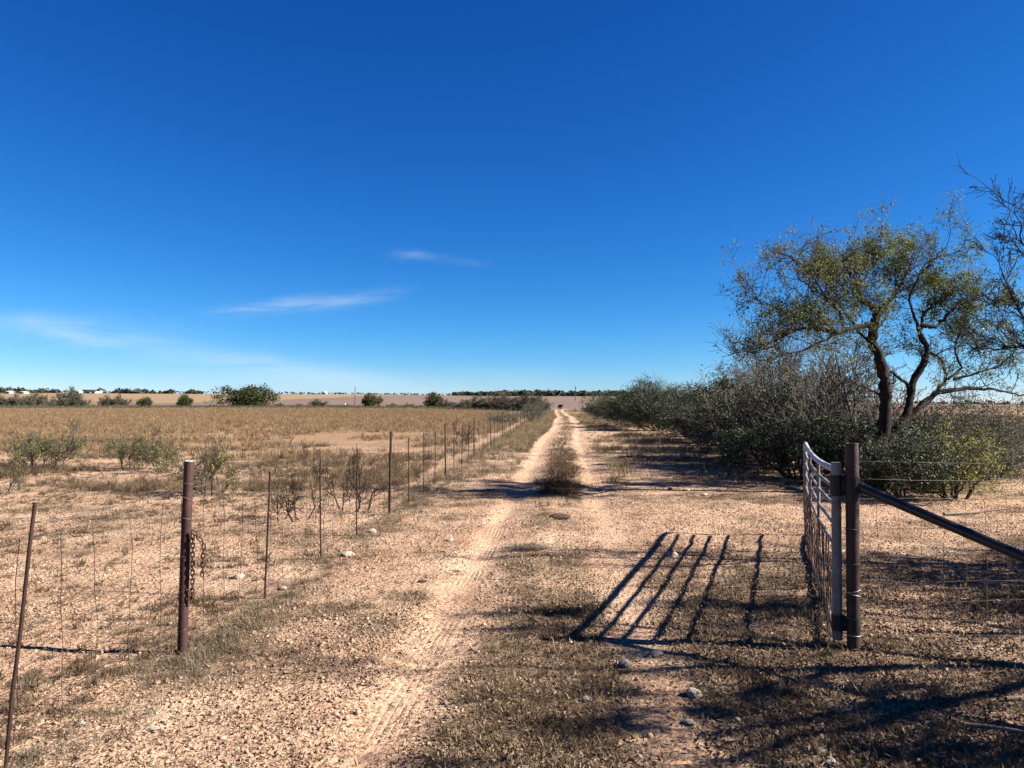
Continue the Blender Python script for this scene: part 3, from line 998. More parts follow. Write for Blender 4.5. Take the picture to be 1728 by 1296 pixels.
def dense_shrub(seed, h, rx, ry, leafmat, nclump=230, per=64, llen=0.07, lwid=0.028, stem_mat=None, ragged=1.0, zb=0.12, sig=0.13):
    r = np.random.default_rng(seed)
    br = []
    for i in range(9):
        a = r.uniform(0, 6.28)
        grow(br, np.array([math.cos(a) * 0.12, math.sin(a) * 0.12, -0.08]), np.array([math.cos(a) * rx * 0.6, math.sin(a) * ry * 0.6, h * 0.6]), h * 0.55, 0.035, 0, r, 0.35, (3, 4), 0.6, 0.8, 0.05, 0.6, 3, 0.004, 0.2)
    # clump centres: several lobes of unlike height make an uneven outline
    lobes = [(r.uniform(-0.55, 0.55) * rx, r.uniform(-0.55, 0.55) * ry, r.uniform(0.55, 1.0)) for _ in range(6)]
    cs = []
    while len(cs) < nclump:
        l = lobes[r.integers(0, 6)]
        v = r.normal(size=3); v /= np.linalg.norm(v)
        rad = r.uniform(0.45, 1.0) ** 0.5
        p = np.array([l[0] + v[0] * rad * rx * 0.62, l[1] + v[1] * rad * ry * 0.62, h * (zb + (l[2] - zb) * (0.5 + 0.5 * v[2] * rad))])
        p += r.normal(size=3) * 0.10 * ragged
        if p[2] > 0.05: cs.append(p)
    cs = np.array(cs)
    sz = r.uniform(0.6, 1.3, nclump)
    P = (cs[:, None, :] + r.normal(size=(nclump, per, 3)) * (sig * ragged * sz)[:, None, None]).reshape(-1, 3)
    P[:, 2] = np.where(P[:, 2] < 0.03, 0.03 + r.uniform(0, 0.2, len(P)), P[:, 2])
    out = []
    G = Geo(); tube_groups(G, br, 4); out.append(('stems', G.mesh('stems', stem_mat or M['twig'], True)))
    # sprigs reaching out of the clumps
    n = nclump * 3
    c = cs[r.integers(0, nclump, n)]; d = r.normal(size=(n, 3)); d[:, 2] = np.abs(d[:, 2]); d /= np.linalg.norm(d, axis=1, keepdims=True)
    e = c + d * r.uniform(0.15, 0.42, (n, 1)) * ragged
    G = Geo(); G.tubes(np.stack([c, (c + e) / 2 + r.normal(size=(n, 3)) * 0.02, e], 1), np.tile([0.006, 0.0045, 0.003], (n, 1)), 3)
    out.append(('sprigs', G.mesh('sprigs', stem_mat or M['twig'])))
    tl = (c[:, None] + (e - c)[:, None] * r.uniform(0.4, 1.05, (n, 8, 1)) + r.normal(size=(n, 8, 3)) * 0.02).reshape(-1, 3)
    G = Geo(); leaves(G, np.vstack([P, tl]), llen, lwid, r, 0.3); out.append(('foliage', G.mesh('foliage', leafmat)))
    return out


def plant(name, parts, x, y, label, cat, rz=0.0, sc=1.0, group=None, z=None):
    root = empty(name, (x, y, (hz(x, y) if z is None else z)), rz, sc)
    for pn, me in parts:
        o = obj(pn, me, None, root)
        if pn != 'stems': o['kind'] = 'stuff'
    return tag(root, label, cat, group)


# prototypes (mesh data shared by copies)
DK = [dense_shrub(101, 2.7, 1.7, 1.6, M['evergreen']), dense_shrub(102, 2.3, 1.9, 1.6, M['evergreen']), dense_shrub(103, 3.0, 1.6, 1.7, M['evergreen'], ragged=1.25)]
GY = [dense_shrub(111, 1.9, 1.6, 1.4, M['grey_leaf'], 150, 40, 0.05, 0.018, M['grey_twig'], 1.4), dense_shrub(112, 1.6, 1.4, 1.5, M['grey_leaf'], 130, 40, 0.05, 0.018, M['grey_twig'], 1.4)]
BR = [bare_tree(201, 3.4, 0.55, 6, M['grey_twig'], M['grey_twig'], 4, (4, 5), r0=0.05, minr=0.005),
      bare_tree(202, 3.1, 0.75, 7, M['grey_twig'], M['pale_twig'], 4, (3, 5), r0=0.045, minr=0.005),
      bare_tree(203, 3.7, 0.45, 5, M['twig'], M['grey_twig'], 4, (4, 5), r0=0.055, leaf=M['grey_leaf'], nleaf=1400, minr=0.005)]

# brush on the right of the track: (kind, x, y, scale, rotation)
ORD = ['first', 'second', 'third', 'fourth', 'fifth', 'sixth', 'seventh', 'eighth', 'ninth', 'tenth', 'eleventh', 'twelfth', 'thirteenth']
dark = [(6.55, 12.95, (0.62, 0.5, 0.50), 1.0, 0), (7.25, 14.9, (0.85, 0.85, 0.66), 0.3, 1), (6.0, 16.2, (0.8, 0.8, 0.62), 2.0, 0), (6.2, 18.4, (1.0, 1.0, 0.82), 4.0, 2), (6.4, 21.4, (1.0, 1.0, 0.86), 1.1, 0), (7.0, 24.8, (1.05, 1.05, 0.82), 5.2, 2),
        (7.6, 29.5, (1.1, 1.1, 0.92), 2.9, 1), (8.3, 35.5, (1.15, 1.15, 1.0), 0.9, 0), (8.2, 43.0, (1.25, 1.25, 1.25), 3.6, 1), (8.0, 48.5, (1.15, 1.15, 1.15), 1.7, 2), (9.9, 52.0, 1.2, 4.4, 0), (7.4, 56.0, (1.15, 1.15, 1.1), 0.4, 1)]
for i, (x, y, s, rz, k) in enumerate(dark):
    plant('evergreen_shrub', DK[k], x, y, 'dense dark evergreen shrub, %s in the brush line counting from the gate' % ORD[i], 'shrub', rz, s, 'evergreen shrubs in the brush line')
BR.append(bare_tree(204, 3.2, 0.6, 7, M['grey_twig'], M['grey_twig'], 4, (4, 5), r0=0.05, minr=0.005, lean=(-0.45, 0.0)))
bare = [(7.3, 16.8, (1.0, 1.0, 1.12), 0.0, 1), (7.1, 19.6, (1.1, 1.1, 1.15), 0.3, 3), (8.0, 17.6, (1.16, 1.16, 1.3), 1.3, 0), (7.4, 21.6, (1.1, 1.1, 1.25), 0.2, 0), (8.6, 22.8, (1.1, 1.1, 1.25), 3.9, 2), (8.8, 27.0, 1.02, 5.0, 1),
        (10.0, 31.5, 1.0, 0.6, 0), (10.6, 38.5, 0.95, 1.9, 2), (12.2, 45.5, 1.0, 3.1, 1), (11.4, 57.0, 0.95, 4.6, 0)]
for i, (x, y, s, rz, k) in enumerate(bare):
    plant('bare_mesquite', BR[k], x, y, 'leafless grey mesquite thicket, %s in the brush line counting from the gate' % ORD[i], 'shrub', rz, s, 'bare mesquites in the brush line')
grey = [(9.0, 15.6, 1.0, 0.4, 0), (10.3, 16.6, 1.05, 2.1, 1), (8.1, 14.2, 0.72, 4.2, 1)]
gl = ['wispy grey-green shrub standing just right of the tall mesquite', 'wispy grey-green shrub at the far right end of the near brush', 'low grey-green shrub in front of the tall mesquite trunk']
for (x, y, s, rz, k), lb in zip(grey, gl):
    plant('grey_shrub', GY[k], x, y, lb, 'shrub', rz, s, 'grey-green shrubs by the mesquite')
LM = dense_shrub(121, 1.25, 0.65, 0.6, M['lime_leaf'], 55, 30, 0.05, 0.024, M['twig'], 1.2)
plant('lime_shrub', LM, 7.45, 13.0, 'small shrub with bright yellow-green leaves under the tall mesquite', 'shrub', 0.5, 0.95)
# mistletoe balls in the bare mesquites
MI = dense_shrub(131, 0.5, 0.28, 0.26, M['mesquite_leaf'], 30, 40, 0.045, 0.02, M['twig'], 0.5, 0.02, 0.08)
bpy.context.view_layer.update()
TW = np.vstack([np.array([o.matrix_world @ v.co for v in list(o.data.vertices)[::7]]) for o in bpy.data.objects if o.name.startswith('twigs') and o.parent and o.parent.name.startswith('bare_mesquite') and o.parent.location.y < 20])
for px, py, lb, s in ((1213, 632, 'round olive mistletoe ball near the top of a bare mesquite', 0.62), (1265, 690, 'olive mistletoe ball low in a bare mesquite', 0.75)):
    q = np.hypot((TW[:, 0] / TW[:, 1] * F + 864) - px, (678 - (TW[:, 2] - EYE) / TW[:, 1] * F) - py)
    p = TW[q.argmin()]
    plant('mistletoe', MI, p[0], p[1], lb, 'mistletoe', 0.3, s, None, p[2] - 0.18)
# low scrub farther along the right side
LS = [dense_shrub(141, 1.9, 2.2, 1.8, M['grey_leaf'], 110, 40, 0.10, 0.04, M['twig'], 1.3), bare_tree(142, 2.0, 0.9, 8, M['twig'], M['grey_twig'], 3, (4, 6), r0=0.05, minr=0.005)]
scrub = [(10.0, 66, 1.05, 0), (11.6, 74, 1.1, 1), (9.6, 84, 0.9, 0), (12.8, 90, 1.2, 0), (11.4, 104, 1.0, 1), (13.2, 118, 1.1, 0), (16.5, 135, 1.3, 0), (15.6, 158, 1.2, 1)]
for i, (x, y, s, k) in enumerate(scrub):
    plant('roadside_scrub', LS[k], x, y, 'low scrub bush beyond the dark brush right of the track, %s from its end' % ORD[i], 'shrub', i * 1.3, s, 'low scrub beyond the brush line')

# bare trees standing out of frame on the right whose boughs and shadows reach in

def near_tree():
    r = np.random.default_rng(62)
    root = empty('bare_tree', (6.3, 4.5, hz(6.3, 4.5)))
    tag(root, 'bare dark tree whose boughs shade the near ground beside the brace pipe', 'tree')
    base = np.array(root.location)
    limbs = [[(6.3, 4.5, -.2, .085), (6.33, 4.42, 1.0, .07), (6.3, 4.36, 1.7, .06), (6.3, 4.33, 2.2, .05), (6.24, 4.18, 2.9, .042), (6.15, 4.06, 3.5, .03), (6.0, 4.0, 4.2, .015)],
             [(6.3, 4.36, 1.7, .055), (6.27, 4.12, 2.15, .047), (6.16, 3.62, 2.65, .038), (6.03, 3.22, 3.05, .03), (5.8, 2.8, 3.4, .016)],
             [(6.3, 4.33, 2.1, .045), (5.9, 4.7, 2.6, .034), (5.3, 5.0, 2.9, .024), (4.7, 5.3, 3.05, .012)],
             [(6.26, 4.2, 2.7, .04), (6.7, 4.0, 3.3, .03), (7.1, 3.6, 3.9, .015)],
             [(6.2, 3.8, 2.5, .03), (5.7, 3.5, 2.75, .024), (5.15, 3.3, 2.8, .014)],
             [(6.33, 4.42, 1.2, .05), (6.9, 4.8, 1.9, .04), (7.4, 5.2, 2.7, .03), (7.7, 5.4, 3.5, .015)]]
    br = []
    for i, l in enumerate(limbs):
        P = np.array(l)[:, :3] - base
        t = np.linspace(0, len(l) - 1, (len(l) - 1) * 4 + 1)
        Q = np.stack([np.interp(t, np.arange(len(l)), P[:, k]) for k in range(3)], 1)
        Q[1:-1] += r.normal(size=(len(Q) - 2, 3)) * 0.02
        br.append((0, Q, np.interp(t, np.arange(len(l)), [q[3] for q in l])))
        n = len(Q)
        for c in range(11):
            k = r.integers(int(n * 0.35), n)
            d = Q[min(k + 1, n - 1)] - Q[max(k - 1, 0)]; d /= np.linalg.norm(d)
            grow(br, Q[k], d * 0.7 + r.normal(size=3) * 0.6, r.uniform(0.35, 0.8), 0.011, 2, r, 0.4, (3, 5), 0.6, 0.75, 0.05, 0.62, 4, 0.003, 0.2)
    wood(root, br, M['bark'], M['bark'], 1, 8, 3)
    T = np.vstack([b[1][1:] for b in br if b[0] >= 3])
    w = sst(0.45, 0.62, fbm(T[:, 0], T[:, 2] + T[:, 1], 1.3, 2, 3)) + 0.02
    pick = T[r.choice(len(T), 2600, p=w / w.sum())]
    G = Geo(); leaves(G, (pick[:, None] + r.normal(size=(2600, 4, 3)) * 0.04).reshape(-1, 3), 0.05, 0.02, r)
    tag(G.build('foliage', M['mesquite_leaf'], root), kind='stuff')


near_tree()
BT4 = bare_tree(302, 4.4, 0.6, 4, M['bark'], M['twig'], 4, (5, 7), up=0.05, r0=0.09, wig=0.4, minr=0.0045, first=0.6, ratio=0.62, leaf=M['mesquite_leaf'], nleaf=5000, llen=0.05, lwid=0.02)
plant('bare_tree', BT4, 8.6, 5.9, 'bushy bare tree beyond the right end of the net fence, dappling the soil', 'tree', 0.7, 1.0)


def edge_tree():
    r = np.random.default_rng(61)
    D = 7.5
    DX = 26
    bx, by, _ = W(1830 + DX, 955, D)
    root = empty('bare_tree', (bx, by, hz(bx, by)))
    tag(root, 'bare dark tree with knobbly twigs reaching in at the upper right edge', 'tree')
    base = np.array(root.location)
    limbs = [[(1830, 975, 0, .10), (1815, 860, 0, .085), (1795, 740, 0, .07), (1775, 620, 0, .055), (1750, 520, 0, .04), (1724, 450, 0, .026), (1702, 395, -.1, .014), (1690, 345, -.1, .006)],
             [(1795, 740, 0, .05), (1750, 640, .2, .036), (1712, 560, .3, .024), (1678, 490, .3, .014), (1655, 430, .3, .007)],
             [(1780, 640, 0, .045), (1745, 600, -.2, .03), (1700, 585, -.3, .018), (1655, 590, -.3, .009)],
             [(1775, 620, 0, .04), (1765, 500, .2, .03), (1744, 430, .3, .02), (1738, 370, .3, .009)],
             [(1810, 830, 0, .05), (1860, 700, .3, .04), (1900, 560, .4, .03), (1920, 420, .4, .015)],
             [(1815, 860, 0, .05), (1880, 780, -.4, .04), (1960, 690, -.8, .03), (2030, 600, -1., .015)]]
    br = []; buds = []
    for i, l in enumerate(limbs):
        P = np.array([W(a + DX, b, D + c) for a, b, c, _ in l]) - base
        t = np.linspace(0, len(l) - 1, (len(l) - 1) * 4 + 1)
        Q = np.stack([np.interp(t, np.arange(len(l)), P[:, k]) for k in range(3)], 1)
        Q[1:-1] += r.normal(size=(len(Q) - 2, 3)) * 0.013
        br.append((0, Q, np.interp(t, np.arange(len(l)), [q[3] for q in l]) * 0.5))
        n = len(Q)
        for c in range(24):
            k = r.integers(int(n * 0.3), n)
            d = Q[min(k + 1, n - 1)] - Q[max(k - 1, 0)]; d /= np.linalg.norm(d)
            grow(br, Q[k], d * 0.8 + r.normal(size=3) * 0.55 + np.array((0, 0, 0.3)), r.uniform(0.18, 0.42), 0.0052, 2, r, 0.34, (3, 5), 0.6, 0.7, 0.05, 0.62, 4, 0.0026, 0.2)
    wood(root, br, M['bark'], M['bark'], 1, 8, 3)
    T = np.vstack([b[1][1:] for b in br if b[0] >= 3])
    G = Geo(); leaves(G, T[r.integers(0, len(T), 1600)] + r.normal(size=(1600, 3)) * 0.006, 0.016, 0.012, r)
    tag(G.build('buds', M['bark'], root), kind='stuff')


edge_tree()
BT3 = bare_tree(303, 3.6, 0.5, 4, M['bark'], M['twig'], 4, (5, 6), up=0.05, r0=0.09, wig=0.4, leaf=M['mesquite_leaf'], nleaf=9000, llen=0.05, lwid=0.02)
plant('leafy_mesquite', BT3, 5.3, 1.95, 'leafy mesquite whose dense shade falls on the near right corner of the ground', 'tree', 1.0, 1.0)

# young mesquites in the left pasture
YM = [bare_tree(401, 1.15, 0.9, 8, M['twig'], M['twig'], 3, (4, 6), r0=0.016, minr=0.0035, leaf=M['fresh_leaf'], nleaf=1500, llen=0.05, lwid=0.018),
      bare_tree(402, 1.1, 0.7, 6, M['twig'], M['twig'], 3, (4, 6), r0=0.016, minr=0.0035, leaf=M['lime_leaf'], nleaf=900, llen=0.045, lwid=0.016),
      bare_tree(403, 0.85, 0.9, 5, M['bark'], M['bark'], 3, (3, 4), r0=0.014, minr=0.003, wig=0.6)]
young = [(-9.3, 18.9, 0.98, 0, 'young mesquite with a bright green top in the left pasture'),
         (-11.1, 18.3, 1.12, 0, 'widest young mesquite in the left pasture with many bare lower stems'),
         (-8.2, 18.2, 0.80, 1, 'thin pale green young mesquite between the bright green one and the latch post'),
         (-5.25, 13.4, 1.0, 1, 'yellowish young mesquite just right of the top of the latch post'),
         (-9.0, 13.6, 0.62, 1, 'small yellowish seedling bush at the left edge of the pasture'),
         (-12.4, 19.6, 0.9, 1, 'pale young mesquite at the left end of the pasture row'),
         (-2.95, 10.4, 1.05, 2, 'leafless dark thorn bush behind the fence, nearest the latch post'),
         (-2.35, 11.4, 1.15, 2, 'leafless dark thorn bush behind the fence, just past the nearer one'),
         (-5.9, 22.5, 0.75, 2, 'small leafless thorn bush far out in the pasture behind the fence'),
         (-1.7, 27.5, 1.3, 2, 'leafless thorn bush tangled in the fence where its posts crowd together')]
for i, (x, y, s, k, lb) in enumerate(young):
    plant('young_mesquite' if k < 2 else 'thorn_bush', YM[k], x, y, lb, 'shrub', i * 1.1, s, 'young mesquites in the pasture' if k < 2 else 'thorn bushes by the fence')
plant('fence_bush', GY[0], 1.75, 60, 'round green bush at the far end of the wire fence', 'shrub', 0.7, (1.0, 1.0, 0.9))
plant('fence_bush', GY[1], -0.6, 56, 'low pale bush beside the far fence posts', 'shrub', 0.2, (1.3, 1.0, 0.7))

# trees and bushes far out on the left
FO = [dense_shrub(501, 6.2, 5.6, 5.0, M['far_leaf'], 220, 34, 0.34, 0.20, M['bark'], 3.2, 0.05, 0.16), dense_shrub(502, 5.0, 2.6, 2.6, M['far_leaf'], 150, 34, 0.30, 0.17, M['bark'], 2.4, 0.05, 0.15)]
FG = [bare_tree(511, 5.4, 0.8, 7, M['far_grey'], M['far_grey'], 3, (6, 8), r0=0.16, minr=0.022, wig=0.45, leaf=M['far_grey'], nleaf=2500, llen=0.28, lwid=0.10),
      bare_tree(512, 4.0, 0.9, 8, M['far_grey'], M['far_grey'], 3, (6, 8), r0=0.12, minr=0.02, wig=0.45, leaf=M['grey_leaf'], nleaf=2500, llen=0.26, lwid=0.10)]


def far(px, base_y, d):
    return (px - 864) / F * d


farlist = [
    (408, 205, FO[0], (1.35, 1.2, 1.03), 'large rounded green tree, biggest of those standing far out in the left field'),
    (627, 200, FO[1], 0.86, 'compact dark green tree between the utility pole and the fence'),
    (730, 195, FO[1], 0.92, 'olive tree standing where the fence line points, right of the compact dark one'),
    (308, 205, FO[1], 0.80, 'small green tree just left of the large rounded one'),
    (243, 205, FO[1], 0.66, 'squat dark bush between the grey thicket and the small green tree'),
    (200, 210, FG[1], 1.0, 'grey-green bush at the right end of the far thicket'),
    (178, 212, FG[0], 0.72, 'grey twiggy bush second from the right in the far thicket'),
    (112, 205, FG[0], 1.15, 'tallest rounded grey tree of the far thicket'),
    (98, 198, FG[1], 0.9, 'green-tinged bush at the foot of the tallest grey tree'),
    (62, 215, FG[0], 0.9, 'grey twiggy bush left of the tallest grey tree'),
    (35, 205, FG[1], 1.1, 'broad grey-green bush near the left edge of the far thicket'),
    (5, 215, FG[0], 0.85, 'grey bush cut by the left edge of the picture, last of the far thicket'),
    (132, 200, FG[1], 0.9, 'low grey-green bush just right of the tallest grey tree'),
]
for i, (px, d, pr, s, lb) in enumerate(farlist):
    plant('pasture_tree' if pr in FO else 'far_bush', pr, far(px, 0, d), d, lb, 'tree' if pr in FO else 'bush', i * 0.9, s)
# low row of brush across the far end of the pasture
lowrow = [(775, 185, 0.55), (800, 180, 0.7), (822, 178, 0.85), (848, 175, 0.9), (872, 172, 0.95), (893, 168, 0.9), (904, 172, 0.8), (755, 190, 0.5), (690, 195, 0.35), (505, 205, 0.32), (540, 205, 0.5), (585, 200, 0.3), (660, 196, 0.28), (470, 208, 0.28)]
LO = ['first', 'second', 'third', 'fourth', 'fifth', 'sixth', 'seventh', 'eighth', 'ninth', 'tenth', 'eleventh', 'twelfth', 'thirteenth', 'fourteenth']
for i, (px, d, s) in enumerate(sorted(lowrow)):
    plant('low_brush', FG[i % 2], far(px, 0, d), d, 'low grey brush at the far edge of the russet grass, %s counting from the left' % LO[i], 'brush', i * 1.7, (s * 1.5, s * 1.3, s), 'low brush along the pasture edge')


def treeline():
    r = np.random.default_rng(77)
    G = Geo(); GT = Geo()
    xs = np.concatenate([r.uniform(-560, 120, 150), r.uniform(-560, -330, 40), r.uniform(-60, 140, 100), r.uniform(120, 900, 110)])
    for x in xs:
        y = r.uniform(700, 735)
        if fbm(np.array(x), np.array(3.0), 0.02, 2, 5) < 0.40 and not -10 < x < 120: continue
        if -205 < x < -180 or -160 < x < -147: continue
        h = r.uniform(2.4, 5.2) * (1.25 if x < -380 else 1.3 if x > -20 else 1.0)
        w = h * r.uniform(0.6, 1.2)
        z = hz(x, y) - 0.5
        n = 70
        v = r.normal(size=(n, 3)); v /= np.linalg.norm(v, axis=1, keepdims=True)
        v *= r.uniform(0.5, 1.0, (n, 1))
        P = np.stack([x + v[:, 0] * w, y + v[:, 1] * w, z + h * (0.52 + 0.48 * v[:, 2])], 1) + r.normal(size=(n, 3)) * 0.3
        leaves(G, P, 2.2, 1.5, r)
    # continuous low belt behind
    n = 5200
    x = r.uniform(-900, 1500, n); y = r.uniform(745, 775, n)
    P = np.stack([x, y, height(x, y) + r.uniform(-0.3, 2.4, n) * (0.5 + fbm(x, y * 0, 0.03, 2, 2))], 1)
    leaves(G, P, 2.6, 1.6, r)
    tag(G.build('treeline', M['treeline']), 'dark line of far-off trees along the horizon', 'treeline', kind='stuff')


treeline()

# ------------------------------------------------------------------ grass, litter, gravel (uncountable)
def tuft(seed, n, h, spread, width, lean=0.5, curl=0.5, mat=None, base=0.03, name='tuft'):
    """a clump of n bent blades"""
    r = np.random.default_rng(seed)
    a = r.uniform(0, 2 * math.pi, n); q = np.sqrt(r.uniform(0, 1, n)) * base
    b = np.stack([np.cos(a) * q, np.sin(a) * q, np.full(n, -0.004)], 1)
    a2 = a + r.normal(size=n) * 0.7
    l = (0.62 + 0.38 * r.uniform(0, 1, n)) * lean if lean > 0.93 else r.uniform(0, 1, n) ** 0.8 * lean
    L = h * r.uniform(0.45, 1.1, n)
    d1 = np.stack([np.cos(a2) * l, np.sin(a2) * l, np.sqrt(np.clip(1 - l * l, 0.02, 1))], 1)
    l2 = np.clip(l + curl * r.uniform(0.2, 1.0, n), 0, 0.98)
    d2 = np.stack([np.cos(a2) * l2, np.sin(a2) * l2, np.sqrt(1 - l2 * l2) * r.choice([1, 1, 1, -0.4], n)], 1)
    m = b + d1 * (L * 0.55)[:, None]; t = m + d2 * (L * 0.45)[:, None]
    s = np.stack([-np.sin(a2 + r.normal(size=n)), np.cos(a2), r.normal(size=n) * 0.3], 1) * (width / 2 * r.uniform(0.7, 1.4, n))[:, None]
    V = np.stack([b - s, b + s, m + s * 0.8, m - s * 0.8, t], 1).reshape(-1, 3)
    i = np.arange(n)[:, None] * 5
    me = mesh(name, V, i + np.array([[0, 1, 2, 3]]), i + np.array([[3, 2, 4]]))
    me.materials.append(mat)
    return me


def chip(seed, mat, flat=0.5, name='chip'):
    r = np.random.default_rng(seed)
    ph = (1 + 5 ** .5) / 2
    V = np.array([(-1, ph, 0), (1, ph, 0), (-1, -ph, 0), (1, -ph, 0), (0, -1, ph), (0, 1, ph), (0, -1, -ph), (0, 1, -ph), (ph, 0, -1), (ph, 0, 1), (-ph, 0, -1), (-ph, 0, 1)], float)
    V /= np.linalg.norm(V[0]); V *= r.uniform(0.65, 1.15, (12, 1))
    V *= np.array([r.uniform(0.8, 1.3), r.uniform(0.7, 1.1), flat])
    T = [(0, 11, 5), (0, 5, 1), (0, 1, 7), (0, 7, 10), (0, 10, 11), (1, 5, 9), (5, 11, 4), (11, 10, 2), (10, 7, 6), (7, 1, 8), (3, 9, 4), (3, 4, 2), (3, 2, 6), (3, 6, 8), (3, 8, 9), (4, 9, 5), (2, 4, 11), (6, 2, 10), (8, 6, 7), (9, 8, 1)]
    me = mesh(name, V * 0.5, None, T)
    me.materials.append(mat)
    return me


def scatter_tree():
    ng = bpy.data.node_groups.new('scatter', 'GeometryNodeTree')
    ng.interface.new_socket('Geometry', in_out='INPUT', socket_type='NodeSocketGeometry')
    ng.interface.new_socket('Pieces', in_out='INPUT', socket_type='NodeSocketCollection')
    ng.interface.new_socket('Geometry', in_out='OUTPUT', socket_type='NodeSocketGeometry')
    N, L = ng.nodes, ng.links
    gi = N.new('NodeGroupInput'); go = N.new('NodeGroupOutput')
    ci = N.new('GeometryNodeCollectionInfo')
    ci.inputs['Separate Children'].default_value = True
    ci.inputs['Reset Children'].default_value = True
    L.new(gi.outputs['Pieces'], ci.inputs['Collection'])
    ip = N.new('GeometryNodeInstanceOnPoints')
    ip.inputs['Pick Instance'].default_value = True

    def na(nm, tp):
        n = N.new('GeometryNodeInputNamedAttribute'); n.data_type = tp
        n.inputs['Name'].default_value = nm
        return n.outputs['Attribute']
    L.new(gi.outputs['Geometry'], ip.inputs['Points'])
    L.new(ci.outputs[0], ip.inputs['Instance'])
    L.new(na('pick', 'INT'), ip.inputs['Instance Index'])
    L.new(na('turn', 'FLOAT_VECTOR'), ip.inputs['Rotation'])
    L.new(na('size', 'FLOAT_VECTOR'), ip.inputs['Scale'])
    L.new(ip.outputs[0], go.inputs[0])
    return ng


NG = scatter_tree()


def scatter(name, P, protos, size, r, label, cat, tilt=0.15, stretch=None):
    n = len(P)
    me = bpy.data.meshes.new(name)
    me.vertices.add(n); me.vertices.foreach_set('co', np.asarray(P, np.float32).ravel())
    a = me.attributes.new('pick', 'INT', 'POINT'); a.data.foreach_set('value', r.integers(0, len(protos), n).astype(np.int32))
    t = np.stack([r.normal(size=n) * tilt, r.normal(size=n) * tilt, r.uniform(0, 6.283, n)], 1).astype(np.float32)
    a = me.attributes.new('turn', 'FLOAT_VECTOR', 'POINT'); a.data.foreach_set('vector', t.ravel())
    s = np.repeat(np.asarray(size, np.float32).reshape(-1, 1), 3, 1) * np.ones((n, 1), np.float32)
    a = me.attributes.new('size', 'FLOAT_VECTOR', 'POINT'); a.data.foreach_set('vector', s.ravel())
    me.update()
    o = obj(name, me)
    col = bpy.data.collections.new(name + '_pieces')
    for k, pm in enumerate(protos):
        col.objects.link(bpy.data.objects.new(name + '_piece', pm))
    md = o.modifiers.new('scatter', 'NODES')
    md.node_group = NG
    md['Socket_1'] = col
    for it in NG.interface.items_tree:
        if it.name == 'Pieces': md[it.identifier] = col
    return tag(o, label, cat, kind='stuff')


def sample(n, x0, x1, y0, y1, dens, r, power=1.0):
    """n points in a box, thinned by dens(x, y); power > 0 packs the near side"""
    out = []
    tot = 0
    while tot < n:
        k = n * 2
        y = y0 * (y1 / y0) ** (r.uniform(0, 1, k)) if power else r.uniform(y0, y1, k)
        x = r.uniform(x0, x1, k)
        keep = r.uniform(0, 1, k) < dens(x, y)
        out.append(np.stack([x[keep], y[keep]], 1)); tot += keep.sum()
        if len(out) > 60: break
    p = np.vstack(out)[:n]
    return np.column_stack([p, height(p[:, 0], p[:, 1])])


def in_view(x, y, m=1.5):
    return (np.abs(x) < y * 0.70 + m)


